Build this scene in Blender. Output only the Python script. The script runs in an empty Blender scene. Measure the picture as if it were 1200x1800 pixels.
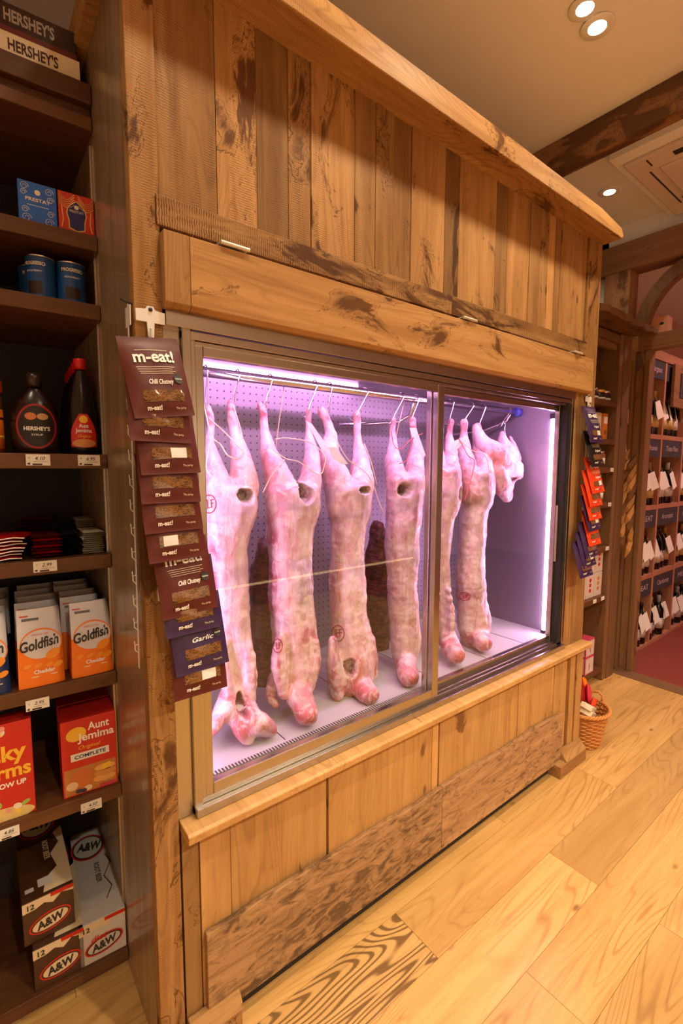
import bpy, bmesh, math, random
from mathutils import Vector, Matrix, noise
from mathutils.bvhtree import BVHTree
random.seed(7)
C = bpy.context.scene.collection
sc = bpy.context.scene
PI = math.pi

# ------------------------------------------------------------------ camera
CAM = Vector((-.282, -1.0588, 1.45))
RT = Vector((.78909, -.61426, .00259)); UP = Vector((.05623, .07643, .99549)); FW = Vector((.61169, .78539, -.09486))
FPX = 831.1
cd = bpy.data.cameras.new('camera'); cam = bpy.data.objects.new('camera', cd); C.objects.link(cam)
M = Matrix.Identity(4)
for i in range(3):
    M[i][0] = RT[i]; M[i][1] = UP[i]; M[i][2] = -FW[i]; M[i][3] = CAM[i]
cam.matrix_world = M
cd.sensor_fit = 'VERTICAL'; cd.sensor_height = 36; cd.lens = 36 * FPX / 1800
cd.clip_start = .02; cd.clip_end = 60
sc.camera = cam

def at(u, v, Y):
    """world point where the sight line of a measured image point meets the plane y = Y"""
    d = FW * FPX + RT * (u - 600) - UP * (v - 900)
    return CAM + d * ((Y - CAM.y) / d.y)
def px2r(r, p):
    """radius in metres of r image pixels at the distance of p"""
    d = p - CAM
    return r * d.dot(FW) / FPX * (d.dot(FW) / d.length) ** .5

# ------------------------------------------------------------------ world, lights, exposure
w = bpy.data.worlds.new('world'); sc.world = w; w.use_nodes = True
w.node_tree.nodes['Background'].inputs[0].default_value = (1, .72, .5, 1)
w.node_tree.nodes['Background'].inputs[1].default_value = .03
sc.view_settings.view_transform = 'Standard'; sc.view_settings.look = 'None'
sc.view_settings.exposure = 0; sc.view_settings.gamma = 1; sc.view_settings.use_curve_mapping = False
sc.cycles.sample_clamp_indirect = 4; sc.cycles.max_bounces = 6; sc.cycles.use_adaptive_sampling = True; sc.cycles.adaptive_threshold = .03; sc.cycles.transparent_max_bounces = 12
sc.cycles.caustics_reflective = False; sc.cycles.caustics_refractive = False
WARM = (1, .81, .57)
SPOTS = []   # (x, y, watts, cone degrees)
def spot(x, y, power, cone=100, z=3.045, aim=None, blend=.45, col=WARM, size=.04):
    l = bpy.data.lights.new('downlight_or_fill_lamp', 'SPOT'); l.energy = power; l.color = col; l.spot_size = math.radians(cone)
    l.spot_blend = blend; l.shadow_soft_size = size
    o = bpy.data.objects.new('downlight_or_fill_lamp', l); o.location = (x, y, z); C.objects.link(o)
    if aim: o.rotation_euler = (Vector(aim) - Vector((x, y, z))).to_track_quat('-Z', 'Y').to_euler()
    return o
# downlights of the shop ceiling: a row close to the cabinet, one further out
for x, p_ in ((-.6, 22), (.25, 50), (1.05, 60), (1.85, 60)):
    spot(x, -.36, p_, 110, blend=.6)
spot(2.75, .29, 9, 120)
spot(1.507, -.145, 6, 80); spot(1.615, -.139, 6, 80)
for x, p_ in ((.5, 50), (1.5, 75), (2.7, 32)):
    spot(x, -1.25, p_, 125, blend=.7)
for x, p_ in ((0, 190), (1.0, 190), (2.0, 165), (2.9, 70)):  # unseen far row, added to bounce light onto the ceiling
    spot(x, -2.5, p_, 135, blend=.7)
# wine room beyond the partition
spot(4.2, -.5, 80, 130, col=(1, .55, .5)); spot(5.4, -.6, 80, 130, col=(1, .55, .5)); spot(4.6, -2.0, 90, 130, col=(1, .55, .5))

# ------------------------------------------------------------------ node helpers
class NT:
    def __init__(s, name):
        s.m = bpy.data.materials.new(name); s.m.use_nodes = True; s.t = s.m.node_tree
        s.b = s.t.nodes['Principled BSDF']; s.out = s.t.nodes['Material Output']
    def n(s, ty, **kw):
        x = s.t.nodes.new(ty)
        for k, v in kw.items(): setattr(x, k, v)
        return x
    def put(s, sock, v):
        if isinstance(v, bpy.types.NodeSocket): s.t.links.new(v, sock)
        else:
            if isinstance(v, (tuple, list)) and len(v) == 3 and sock.type == 'RGBA': v = (*v, 1)
            sock.default_value = v
    def math(s, op, a, b=0, c=0, clamp=False):
        x = s.n('ShaderNodeMath', operation=op, use_clamp=clamp); s.put(x.inputs[0], a); s.put(x.inputs[1], b); s.put(x.inputs[2], c); return x.outputs[0]
    def mix(s, f, a, b, mode='MIX'):
        x = s.n('ShaderNodeMix', data_type='RGBA', blend_type=mode, clamp_factor=True)
        s.put(x.inputs[0], f); s.put(x.inputs[6], a); s.put(x.inputs[7], b); return x.outputs[2]
    def attr(s, name): return s.n('ShaderNodeAttribute', attribute_name=name)
    def sep(s, v):
        x = s.n('ShaderNodeSeparateXYZ'); s.put(x.inputs[0], v); return x.outputs
    def vmul(s, v, k):
        x = s.n('ShaderNodeVectorMath', operation='MULTIPLY'); s.put(x.inputs[0], v); s.put(x.inputs[1], k); return x.outputs[0]
    def vadd(s, v, k):
        x = s.n('ShaderNodeVectorMath', operation='ADD'); s.put(x.inputs[0], v); s.put(x.inputs[1], k); return x.outputs[0]
    def noise(s, v, scale, detail=3, rough=.5, dist=0):
        x = s.n('ShaderNodeTexNoise'); s.put(x.inputs['Vector'], v); x.inputs['Scale'].default_value = scale
        x.inputs['Detail'].default_value = detail; x.inputs['Roughness'].default_value = rough; x.inputs['Distortion'].default_value = dist
        return x.outputs['Fac']
    def rng(s, v, a, b, c=0, d=1):
        x = s.n('ShaderNodeMapRange', interpolation_type='SMOOTHSTEP'); s.put(x.inputs[0], v)
        for i, k in enumerate((a, b, c, d)): s.put(x.inputs[1 + i], k)
        return x.outputs[0]
    def bump(s, h, strength, dist=.002):
        x = s.n('ShaderNodeBump'); x.inputs['Strength'].default_value = strength; x.inputs['Distance'].default_value = dist
        s.put(x.inputs['Height'], h); s.t.links.new(x.outputs[0], s.b.inputs['Normal'])
    def set(s, col=None, rough=None, metal=None, spec=None, coat=None, emis=None, estr=None):
        for k, v in (('Base Color', col), ('Roughness', rough), ('Metallic', metal), ('Specular IOR Level', spec), ('Coat Weight', coat), ('Emission Color', emis), ('Emission Strength', estr)):
            if v is not None: s.put(s.b.inputs[k], v)
        return s.m
MAT = {}
def S(r, g, b):
    f = lambda c: (c / 255 / 12.92) if c / 255 < .04045 else ((c / 255 + .055) / 1.055) ** 2.4
    return (f(r), f(g), f(b))
def plain(name, col, rough=.5, metal=0, spec=.5, coat=0, nz=.12, scale=30, bump=0):
    if name in MAT: return MAT[name]
    t = NT(name); co = t.n('ShaderNodeTexCoord').outputs['Object']
    f = t.noise(co, scale, 3)
    c = t.mix(f, tuple(max(0, x * (1 - nz)) for x in col), tuple(min(1, x * (1 + nz)) for x in col))
    t.set(c, rough, metal, spec, coat)
    if bump: t.bump(f, bump)
    MAT[name] = t.m; return t.m
def emit(name, col, s):
    t = NT(name); t.set((.8, .8, .8), .5, emis=col, estr=s); MAT[name] = t.m; return t.m
def wood(name, light, mid, dark, rough=.5, coat=0, ring=9, saw=1.0, spalt=1.0, satur=1, big=1.0, figure=.3, stk=1.0, soft=.045, spec=.4):
    """rough-sawn or planed timber: 'gp' runs along the grain (x); 'tone' = brightness, stain, saw marks of each board"""
    t = NT(name); g = t.attr('gp').outputs['Vector']; to = t.sep(t.attr('tone').outputs['Vector'])
    s1 = t.noise(t.vmul(g, (1.1, 16, 16)), 1.0, 6, .62, .9)
    s2 = t.noise(t.vmul(g, (3.5, 75, 75)), 1.0, 4, .6, .4)
    fine = t.noise(t.vmul(g, (14, 420, 420)), 1.0, 3, .6)
    # growth rings: cathedral figure from a stretched noise field, only on part of each board
    fld = t.noise(t.vmul(g, (.55 * big, 3.6, 3.6)), 1.0, 2.5, .45, .5)
    rg = t.math('ABSOLUTE', t.math('SUBTRACT', t.math('FRACT', t.math('MULTIPLY', fld, ring * 5.0)), .5))
    rings = t.math('MULTIPLY', t.rng(rg, .30 if figure < .8 else .22, .5 if figure < .8 else .40), t.rng(t.noise(t.vmul(g, (2.2, 5, 5)), 1, 2), .38 if figure < .8 else .05, .6 if figure < .8 else .15))
    c = t.mix(t.rng(s1, .32, .7), light, mid)
    c = t.mix(t.math('MULTIPLY', rings, figure), c, dark)
    c = t.mix(t.math('MULTIPLY', t.rng(s2, .5, .75), .28), c, dark)
    c = t.mix(t.math('MULTIPLY', t.rng(fine, .55, .8), .22), c, dark)
    # saw marks across the grain
    sw = t.n('ShaderNodeTexWave', wave_type='BANDS', bands_direction='X'); t.put(sw.inputs['Vector'], t.vadd(g, t.vmul(t.n('ShaderNodeCombineXYZ').outputs[0], (0, 0, 0))))
    sw.inputs['Scale'].default_value = 58; sw.inputs['Distortion'].default_value = 4.0; sw.inputs['Detail'].default_value = 3; sw.inputs['Detail Scale'].default_value = 1.6
    patch = t.rng(t.noise(t.vmul(g, (5, 18, 18)), 1, 5, .7), .34, .66)
    sawf = t.math('MULTIPLY', t.math('MULTIPLY', t.rng(sw.outputs['Fac'], .5, 1.0), patch), t.math('MULTIPLY', to[2], .38 * saw))
    c = t.mix(sawf, c, dark)
    # spalting: dark stained patches with darker rims and wandering lines
    n1 = t.noise(t.vadd(t.vmul(g, (stk * 3.2, stk * 8, stk * 8)), (3.1, 7.7, 1.3)), 1.0, 5, .6, 1.1)
    lim = t.math('ADD', t.math('SUBTRACT', .72, t.math('MULTIPLY', to[1], .22)), t.math('MULTIPLY', t.math('SUBTRACT', t.noise(t.vadd(t.vmul(g, (1.7, 6, 6)), (9, 2, 4)), 1, 2), .5), -.45))
    st = t.rng(t.math('SUBTRACT', n1, lim), -soft / 2, soft)
    rim = t.math('SUBTRACT', 1, t.rng(t.math('ABSOLUTE', t.math('SUBTRACT', n1, t.math('SUBTRACT', lim, .03))), 0, .009))
    stc = t.mix(t.noise(t.vmul(g, (16, 50, 50)), 1, 4, .7), tuple(x * .5 for x in dark), tuple(x * 1.5 for x in dark))
    c = t.mix(t.math('MULTIPLY', st, .94 * spalt), c, stc)
    c = t.mix(t.math('MULTIPLY', rim, t.math('MULTIPLY', t.rng(to[1], .05, .4), .75 * spalt)), c, tuple(x * .7 for x in dark))
    # small knots
    vo = t.n('ShaderNodeTexVoronoi'); t.put(vo.inputs['Vector'], t.vmul(g, (2.6, 6, 6))); vo.inputs['Scale'].default_value = 1
    kn = t.math('SUBTRACT', 1, t.rng(vo.outputs['Distance'], .02, .075))
    c = t.mix(t.math('MULTIPLY', kn, .7), c, tuple(x * .35 for x in dark))
    br = t.n('ShaderNodeHueSaturation'); t.put(br.inputs['Color'], c); t.put(br.inputs['Value'], to[0]); br.inputs['Saturation'].default_value = satur
    r = t.rng(s1, .2, .8, rough - .07, rough + .1)
    t.set(br.outputs[0], r, coat=coat, spec=spec)
    h = t.math('ADD', t.math('MULTIPLY', fine, .5), t.math('MULTIPLY', sw.outputs['Fac'], t.math('MULTIPLY', t.math('MULTIPLY', to[2], patch), .8)))
    t.bump(h, .3, .001)
    MAT[name] = t.m; return t.m
OAK = wood('sawn_oak', (.45, .25, .092), (.31, .155, .052), (.085, .032, .008), .6, saw=1.6, spec=.18)
HONEY = wood('honey_oak_panel', (.53, .305, .11), (.43, .23, .075), (.18, .078, .022), .42, saw=.35, spalt=1, ring=7)
FLOOR = wood('oiled_oak_floor', (.60, .36, .125), (.50, .28, .085), (.24, .11, .03), .33, saw=.12, ring=8, big=.7, figure=.5, spalt=.12)
ZEBRA = wood('strong_grained_floor', (.60, .37, .14), (.52, .30, .10), (.10, .045, .014), .33, saw=.1, ring=20, big=.9, figure=.81, spalt=.1)
BARK = wood('waney_brown_oak', (.44, .265, .125), (.34, .19, .09), (.06, .032, .018), .6, saw=.5, ring=6, stk=5.0, soft=.14, spec=.2, spalt=.8)
SHELF = wood('walnut_stained_wood', (.13, .050, .017), (.09, .033, .011), (.035, .012, .004), .45, saw=.1, spalt=.2)
PANEL = wood('varnished_brown_panel', (.33, .23, .145), (.22, .145, .085), (.09, .052, .028), .30, coat=.25, saw=.05, spalt=.1)
FRAMEW = wood('partition_timber', (.30, .15, .065), (.24, .115, .048), (.10, .042, .018), .55, saw=.5)
RACK = wood('wine_rack_pine', (.44, .20, .12), (.36, .155, .09), (.18, .075, .04), .5, saw=.2, spalt=.3)
DARKIN = plain('shelf_back_and_gap_shade', (.016, .012, .010), .7)
def steel(name, col, rough, ax):
    t = NT(name); co = t.n('ShaderNodeTexCoord').outputs['Object']
    k = [(1, 90, 90), (90, 1, 90), (90, 90, 1)][ax]
    f = t.noise(t.vmul(co, k), 1, 3)
    t.set(t.mix(f, tuple(x * .85 for x in col), col), rough + .04, 1)
    MAT[name] = t.m; return t.m
STEELX = steel('brushed_steel', (.52, .48, .43), .2, 0)
STEELZ = steel('brushed_steel_upright', (.50, .46, .41), .2, 2)
CHROME = plain('polished_steel', (.75, .73, .74), .14, 1, nz=.03)
GASKET = plain('black_rubber', (.012, .012, .013), .45)
def glassmat(name, tint=(.96, .98, .97), r=.0):
    t = NT(name); tr = t.n('ShaderNodeBsdfTransparent'); gl = t.n('ShaderNodeBsdfGlossy'); gl.inputs['Roughness'].default_value = r
    tr.inputs[0].default_value = (*tint, 1); fr = t.n('ShaderNodeFresnel'); bf = t.n('ShaderNodeNewGeometry').outputs['Backfacing']; t.put(fr.inputs[0], t.math('SUBTRACT', 1.5, t.math('MULTIPLY', bf, 1.5 - 1 / 1.5)))
    mx = t.n('ShaderNodeMixShader'); t.put(mx.inputs[0], fr.outputs[0]); t.t.links.new(tr.outputs[0], mx.inputs[1]); t.t.links.new(gl.outputs[0], mx.inputs[2])
    t.t.links.new(mx.outputs[0], t.out.inputs[0]); MAT[name] = t.m; return t.m
GLASS = glassmat('clear_pane')
def perforated():
    t = NT('perforated_steel_liner'); co = t.sep(t.n('ShaderNodeTexCoord').outputs['Object'])
    fx = t.math('SUBTRACT', t.math('FRACT', t.math('MULTIPLY', co[0], 38)), .5); fz = t.math('SUBTRACT', t.math('FRACT', t.math('MULTIPLY', co[2], 38)), .5)
    d = t.math('SQRT', t.math('ADD', t.math('MULTIPLY', fx, fx), t.math('MULTIPLY', fz, fz)))
    hole = t.math('SUBTRACT', 1, t.rng(d, .10, .15))
    t.set(t.mix(hole, (.27, .25, .30), (.035, .03, .045)), .4, .4); MAT['perf'] = t.m; return t.m
PERF = perforated()
LINER = plain('steel_liner', (.27, .24, .30), .38, .4, nz=.05, scale=6)
TRAY = plain('pale_floor_tray', (.52, .50, .52), .42, .1, nz=.08, scale=8)
WHITE = plain('white_plastic', (.80, .80, .80), .35, nz=.03)
PAPER = plain('white_card', (.78, .76, .70), .6, nz=.05)
PLASTER = plain('cream_plaster', (.88, .80, .72), .9, nz=.03, scale=5)
CEIL = plain('ceiling_paint', (.86, .84, .88), .9, nz=.02, scale=4)
PINKWALL = plain('wine_room_paint', (.70, .44, .42), .9, nz=.02, scale=4)
GREYWALL = plain('grey_wall_paint', (.30, .27, .27), .9, nz=.03, scale=4)
CARPET = plain('red_carpet', (.20, .030, .018), .95, nz=.5, scale=260, bump=.5)
BLACKINK = plain('black_ink', (.02, .02, .02), .5)
WHITEINK = plain('white_ink', (.85, .84, .80), .5)
REDM = plain('red_print', (.55, .02, .012), .4, nz=.08)
ORANGE = plain('orange_print', (.85, .20, .015), .42, nz=.06)
YELLOW = plain('yellow_print', (.85, .50, .04), .45, nz=.12)
BLUE = plain('blue_print', (.012, .055, .22), .4)
GOLD = plain('gold_print', (.75, .48, .14), .35, .4)
CREAM = plain('cream_print', (.78, .68, .50), .5, nz=.1)
def c_(r, g, b, name, rough=.45, **k): return plain(name, S(r, g, b), rough, **k)

# ------------------------------------------------------------------ mesh builder
class MB:
    def __init__(s): s.v = []; s.f = []; s.mi = []; s.g = []; s.t = []
    def face(s, idx, gps, tone, mi=0):
        s.f.append(idx); s.mi.append(mi); s.g.append(gps); s.t.append(tone)
    def solid(s, pts, faces, g='x', tone=(1, 0, 0), mi=0, off=None):
        b = len(s.v); s.v += [tuple(p) for p in pts]
        off = off or (random.uniform(0, 40), random.uniform(0, 40), random.uniform(0, 40))
        def gp(p):
            x, y, z = p
            a = {'x': (x, z, y), 'y': (y, x, z), 'z': (z, x, y), 'X': (x, y, z)}[g]
            return (a[0] + off[0], a[1] + off[1], a[2] + off[2])
        for f in faces: s.face([b + i for i in f], [gp(pts[i]) for i in f], tone, mi)
        return s
    def box(s, x0, x1, y0, y1, z0, z1, g='x', tone=(1, 0, 0), mi=0, off=None):
        p = [(x, y, z) for z in (z0, z1) for y in (y0, y1) for x in (x0, x1)]
        return s.solid(p, [(0, 2, 3, 1), (4, 5, 7, 6), (0, 1, 5, 4), (2, 6, 7, 3), (0, 4, 6, 2), (1, 3, 7, 5)], g, tone, mi, off)
    def prism(s, poly, a, b, axis='y', g='x', tone=(1, 0, 0), mi=0):
        """poly: 2-d outline in the plane normal to axis, counter-clockwise"""
        n = len(poly)
        def P(q, h): return {'y': (q[0], h, q[1]), 'x': (h, q[0], q[1]), 'z': (q[0], q[1], h)}[axis]
        pts = [P(q, a) for q in poly] + [P(q, b) for q in poly]
        fs = [tuple(range(n)), tuple(range(2 * n - 1, n - 1, -1))] + [(i, n + i, n + (i + 1) % n, (i + 1) % n) for i in range(n)]
        if axis == 'z': fs = [tuple(reversed(f)) for f in fs]
        return s.solid(pts, fs, g, tone, mi)
    def lathe(s, prof, cx=0, cy=0, n=20, z0=0, mi=0, sx=1, sy=1, tone=(1, 0, 0)):
        pts = []; fs = []
        for r, z in prof:
            for k in range(n):
                a = 2 * PI * k / n; pts.append((cx + sx * r * math.cos(a), cy + sy * r * math.sin(a), z0 + z))
        for i in range(len(prof) - 1):
            for k in range(n): fs.append((i * n + k, i * n + (k + 1) % n, (i + 1) * n + (k + 1) % n, (i + 1) * n + k))
        fs.append(tuple(range(n - 1, -1, -1))); fs.append(tuple((len(prof) - 1) * n + k for k in range(n)))
        return s.solid(pts, fs, 'z', tone, mi)
    def tube(s, pts, r, n=8, mi=0, tone=(1, 0, 0)):
        pts = [Vector(p) for p in pts]; R = r if isinstance(r, (list, tuple)) else [r] * len(pts)
        V = []; fs = []; ref = None
        for i, p in enumerate(pts):
            d = (pts[min(i + 1, len(pts) - 1)] - pts[max(i - 1, 0)]).normalized()
            if ref is None: ref = d.orthogonal().normalized()
            ref = (ref - d * ref.dot(d)).normalized(); q = d.cross(ref)
            for k in range(n):
                a = 2 * PI * k / n; V.append(tuple(p + (ref * math.cos(a) + q * math.sin(a)) * R[i]))
        for i in range(len(pts) - 1):
            for k in range(n): fs.append((i * n + k, i * n + (k + 1) % n, (i + 1) * n + (k + 1) % n, (i + 1) * n + k))
        fs.append(tuple(range(n - 1, -1, -1))); fs.append(tuple((len(pts) - 1) * n + k for k in range(n)))
        return s.solid(V, fs, 'z', tone, mi)
    def grid(s, fn, nu, nv, mi=0, tone=(1, 0, 0), close=False):
        pts = [fn(i / nu, j / nv) for j in range(nv + 1) for i in range(nu + 1)]
        fs = [(j * (nu + 1) + i, j * (nu + 1) + i + 1, (j + 1) * (nu + 1) + i + 1, (j + 1) * (nu + 1) + i) for j in range(nv) for i in range(nu)]
        return s.solid(pts, fs, 'x', tone, mi)
    def mesh(s, name, mats):
        me = bpy.data.meshes.new(name); me.from_pydata(s.v, [], s.f)
        if not isinstance(mats, (list, tuple)): mats = [mats]
        for m in mats: me.materials.append(m)
        me.polygons.foreach_set('material_index', s.mi)
        ga = me.attributes.new('gp', 'FLOAT_VECTOR', 'CORNER'); ga.data.foreach_set('vector', [c for f in s.g for p in f for c in p])
        ta = me.attributes.new('tone', 'FLOAT_VECTOR', 'FACE'); ta.data.foreach_set('vector', [c for t in s.t for c in t])
        me.update(); return me
    def build(s, name, mats, parent=None, smooth=False, bevel=0, **kw):
        me = s.mesh(name, mats)
        if smooth: me.shade_smooth()
        o = bpy.data.objects.new(name, me); C.objects.link(o)
        if parent: o.parent = parent
        if bevel:
            b = o.modifiers.new('bevel', 'BEVEL'); b.width = bevel; b.segments = 2; b.limit_method = 'ANGLE'; b.angle_limit = .7
        tag(o, **kw); return o
def tag(o, label=None, cat=None, group=None, kind=None):
    if label: o['label'] = label
    if cat: o['category'] = cat
    if group: o['group'] = group
    if kind: o['kind'] = kind
    return o
def thing(name, label, cat, loc=(0, 0, 0), rz=0, group=None, rot=None):
    o = bpy.data.objects.new(name, None); o.empty_display_size = .05; C.objects.link(o); o.location = loc
    o.rotation_euler = rot if rot else (0, 0, rz)
    return tag(o, label, cat, group)
def structure(mb, name, mat, **k): return mb.build(name, mat, kind='structure', **k)
def dup(o, parent=None, loc=None, rz=None, label=None, rot=None, group=None):
    c = o.copy(); C.objects.link(c)
    if parent: c.parent = parent
    if loc is not None: c.location = loc
    if rz is not None: c.rotation_euler = (0, 0, rz)
    if rot is not None: c.rotation_euler = rot
    if label: c['label'] = label
    if group: c['group'] = group
    for ch in list(o.children): dup(ch, c)
    return c
# lettering: font curve -> mesh, laid on the plane y = y0 facing -y, or bent over a function y = fn(x, z)
_tc = {}
def text(s, size, x, z, y, mat, parent, name='lettering', bold=0, italic=0, width=None, fn=None, rotd=0, align='CENTER', label=None, M=None, th=.0006):
    key = (s, bold, italic, align)
    if key not in _tc:
        cu = bpy.data.curves.new('t', 'FONT'); cu.body = s; cu.size = 1; cu.align_x = align; cu.offset = bold; cu.shear = italic; cu.resolution_u = 3
        ob = bpy.data.objects.new('t', cu); C.objects.link(ob); dg = bpy.context.evaluated_depsgraph_get(); dg.update()
        me = bpy.data.meshes.new_from_object(ob.evaluated_get(dg))
        _tc[key] = ([tuple(v.co) for v in me.vertices], [tuple(p.vertices) for p in me.polygons])
        bpy.data.objects.remove(ob); bpy.data.meshes.remove(me)
    V, F = _tc[key]
    if not V: return None
    w0 = max(v[0] for v in V) - min(v[0] for v in V); kx = size if width is None else width / w0
    c, sn = math.cos(rotd * PI / 180), math.sin(rotd * PI / 180); b = MB(); pts = []
    for v in V:
        px, pz = v[0] * kx, v[1] * size
        X, Z = x + px * c - pz * sn, z + px * sn + pz * c
        p = Vector((X, (fn(X, Z) if fn else y) - th, Z))
        pts.append(tuple(M @ p) if M else tuple(p))
    b.solid(pts, F)
    return b.build(name, mat, parent, label=label)
def decal(pts, y, mat, parent, name, fn=None, th=.0004, label=None, M=None):
    """thin printed shape on a front face (faces -y)"""
    b = MB(); P = [Vector((p[0], (fn(p[0], p[1]) if fn else y) - th, p[1])) for p in pts]
    if M: P = [M @ p for p in P]
    b.solid([tuple(p) for p in P], [tuple(range(len(P)))]); return b.build(name, mat, parent, label=label)
def ell(cx, cz, rx, rz, n=28, rot=0):
    c, s = math.cos(rot), math.sin(rot)
    return [(cx + rx * math.cos(a) * c - rz * math.sin(a) * s, cz + rx * math.cos(a) * s + rz * math.sin(a) * c) for a in [2 * PI * k / n for k in range(n)]]
def rect(x0, x1, z0, z1): return [(x0, z0), (x1, z0), (x1, z1), (x0, z1)]
def patch(x0, x1, z0, z1, fn, mat, parent, name, th=.0005, nu=6, nv=4, label=None):
    b = MB(); b.grid(lambda s, t: (x0 + (x1 - x0) * s, fn(x0 + (x1 - x0) * s, z0 + (z1 - z0) * t) - th, z0 + (z1 - z0) * t), nu, nv)
    return b.build(name, mat, parent, smooth=True, label=label)

# ================================================================== STRUCTURE
# floor: wide oak boards along x, board edges 0.18 m apart
b = MB()
joints = {0: [-.9, .35, 2.3], 1: [.05, 1.36, 2.9], 2: [-.6, .727, 1.95], 3: [-.35, .05, 1.36, 2.75], 4: [-.9, .9, 2.2], 5: [-.2, 1.37, 2.6], 6: [.3, 1.9]}
for r in range(-4, 24):
    y1 = .305 - .18 * (r) if False else .305 - .18 * r
    rr = r
    js = [-1.6] + joints.get(rr, sorted([random.uniform(-1, .3), random.uniform(.6, 1.6), random.uniform(1.9, 2.9)])) + [3.25]
    for a, c in zip(js, js[1:]):
        tn = random.uniform(.84, 1.08); mi = 0
        if rr == 3 and a == .05: tn = 1.12
        if rr == 3 and a == 1.36: tn = .78
        if rr == 2 and a == -.6: mi = 1; tn = 1.0
        if rr == 2 and a == .727: tn = .92
        if rr == 4: tn = 1.0
        b.box(a + .0006, c - .0006, y1 - .18 + .0005, y1 - .0005, -.03, 0, 'X', (tn, random.uniform(0, .25), .1), mi)
structure(b, 'floor', [FLOOR, ZEBRA])
b = MB().box(-1.6, 3.3, -3.9, 1.1, -.05, -.031, tone=(.2, 0, 0)); structure(b, 'trim_1', FLOOR)
b = MB().box(3.3, 7, -3.9, 1.0, -.05, -.002); structure(b, 'floor.001', CARPET)
b = MB().box(3.225, 3.35, -3.9, .33, -.02, .006, 'y', (.62, .2, .3)); structure(b, 'trim_2', FRAMEW, bevel=.003)
b = MB().box(-1.6, 7, -3.9, 1.1, 3.06, 3.12); structure(b, 'ceiling', CEIL)
b = MB().box(-1.6, 3.35, .80, .9, 0, 3.06); structure(b, 'wall_back', GREYWALL)
b = MB().box(-1.7, -1.6, -3.9, .9, 0, 3.06); structure(b, 'wall_left', PLASTER)
b = MB().box(-1.7, 7, -4.0, -3.9, 0, 3.06); structure(b, 'wall_front', PLASTER)
b = MB().box(3.35, 7, .95, 1.05, 0, 3.06); structure(b, 'wall_back.001', PINKWALL)
b = MB().box(7, 7.1, -3.9, 1.05, 0, 3.06); structure(b, 'wall_right', PINKWALL)
# partition: stub, fill above the header
b = MB().box(3.25, 3.35, .5, .80, 0, 3.06).box(3.25, 3.35, -3.9, .8, 2.93, 3.06); structure(b, 'wall_partition', CEIL)
b = MB().box(3.2, 3.355, -3.9, .62, 2.75, 2.93, 'y', (1.0, .35, .5)); structure(b, 'trim_3', FRAMEW, bevel=.006)
b = MB().box(3.2, 3.34, .335, .495, 2.0, 2.75, 'z', (1.25, .5, .6)); structure(b, 'trim_4', FRAMEW, bevel=.005)
b = MB()
for i, (y0, y1, tn) in enumerate(((.32, .42, .75), (.265, .318, 1.0), (.232, .263, .8))):
    b.box(3.352 - .012 * i if i else 3.30, 3.42, y0, y1, 0, 2.24, 'z', (tn, .3, .4))
structure(b, 'trim_5', FRAMEW, bevel=.003)
b = MB().box(3.33, 3.42, -3.9, .34, 2.235, 2.335, 'y', (1.0, .3, .5)); structure(b, 'trim_6', FRAMEW, bevel=.004)
# curved brace under the header
b = MB(); N = 14; o_, i_ = [], []
for k in range(N + 1):
    a = k / N; y = .31 - .40 * a ** 1.55; z = 2.36 + .40 * math.sin(a * PI / 2) ** .9
    o_.append((y, z)); dy, dz = -.40 * 1.55 * a ** .55 - .05, .40 * math.cos(a * PI / 2) * .9 + .02
    L = math.hypot(dy, dz); i_.append((y - dz / L * .075, z + dy / L * .075))
pts = [(3.235, p[0], p[1]) for p in o_] + [(3.235, p[0], p[1]) for p in i_] + [(3.315, p[0], p[1]) for p in o_] + [(3.315, p[0], p[1]) for p in i_]
n = N + 1; fs = []
for k in range(N): fs += [(k, k + 1, n + k + 1, n + k), (2 * n + k, 3 * n + k, 3 * n + k + 1, 2 * n + k + 1), (k, 2 * n + k, 2 * n + k + 1, k + 1), (n + k, n + k + 1, 3 * n + k + 1, 3 * n + k)]
fs += [(0, n, 3 * n, 2 * n), (N, 2 * n + N, 3 * n + N, n + N)]
b.solid(pts, fs, 'z', (.62, .3, .2)); structure(b, 'trim_7', FRAMEW)
# ceiling beam in front of the cassette
b = MB().box(2.09, 2.165, -3.9, .8, 2.912, 3.059, 'y', (.95, 1.0, .25)); structure(b, 'trim_8', FRAMEW, bevel=.003)
# dropped ceiling box round the cassette
b = MB().box(2.36, 3.199, -1.6, .13, 3.0, 3.059); structure(b, 'ceiling.001', CEIL, bevel=.002)

# ------------------------------------------------------------------ ceiling fittings
LAMP = emit('lamp_face', (1, .86, .62), 30)
def downlight(x, y, z, r, label):
    t = thing('ceiling_downlight', label, 'ceiling light', (x, y, z), group='ceiling downlights')
    MB().lathe([(r, 0), (r * 1.06, -.003), (r * 1.0, -.006), (r * .70, -.005), (r * .60, -.0062), (r * .56, -.0062)], n=28).build('trim_ring', WHITE, t, smooth=True)
    MB().lathe([(r * .56, -.0062), (r * .54, -.0068), (r * .3, -.009), (.001, -.0095)], n=24).build('lamp', LAMP, t, smooth=True)
downlight(1.507, -.145, 3.059, .052, 'upper round white downlight of the touching pair, cut by the top of the photo')
downlight(1.615, -.139, 3.059, .055, 'lower round white downlight of the touching pair near the top of the photo')
downlight(2.752, .294, 3.059, .055, 'single small round downlight between the timber beam and the air conditioning unit')
t = thing('air_conditioner', 'white ceiling cassette air conditioner with dark slots beside the timber beam', 'air conditioner', (2.44, .09, 3.0))
ACW = plain('cassette_white', (.72, .62, .58), .5, nz=.03); SLOT = plain('dark_slot', (.03, .02, .02), .7)
MB().box(0, .75, -1.05, 0, -.022, -.0005).build('casing', ACW, t, bevel=.006)
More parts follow.
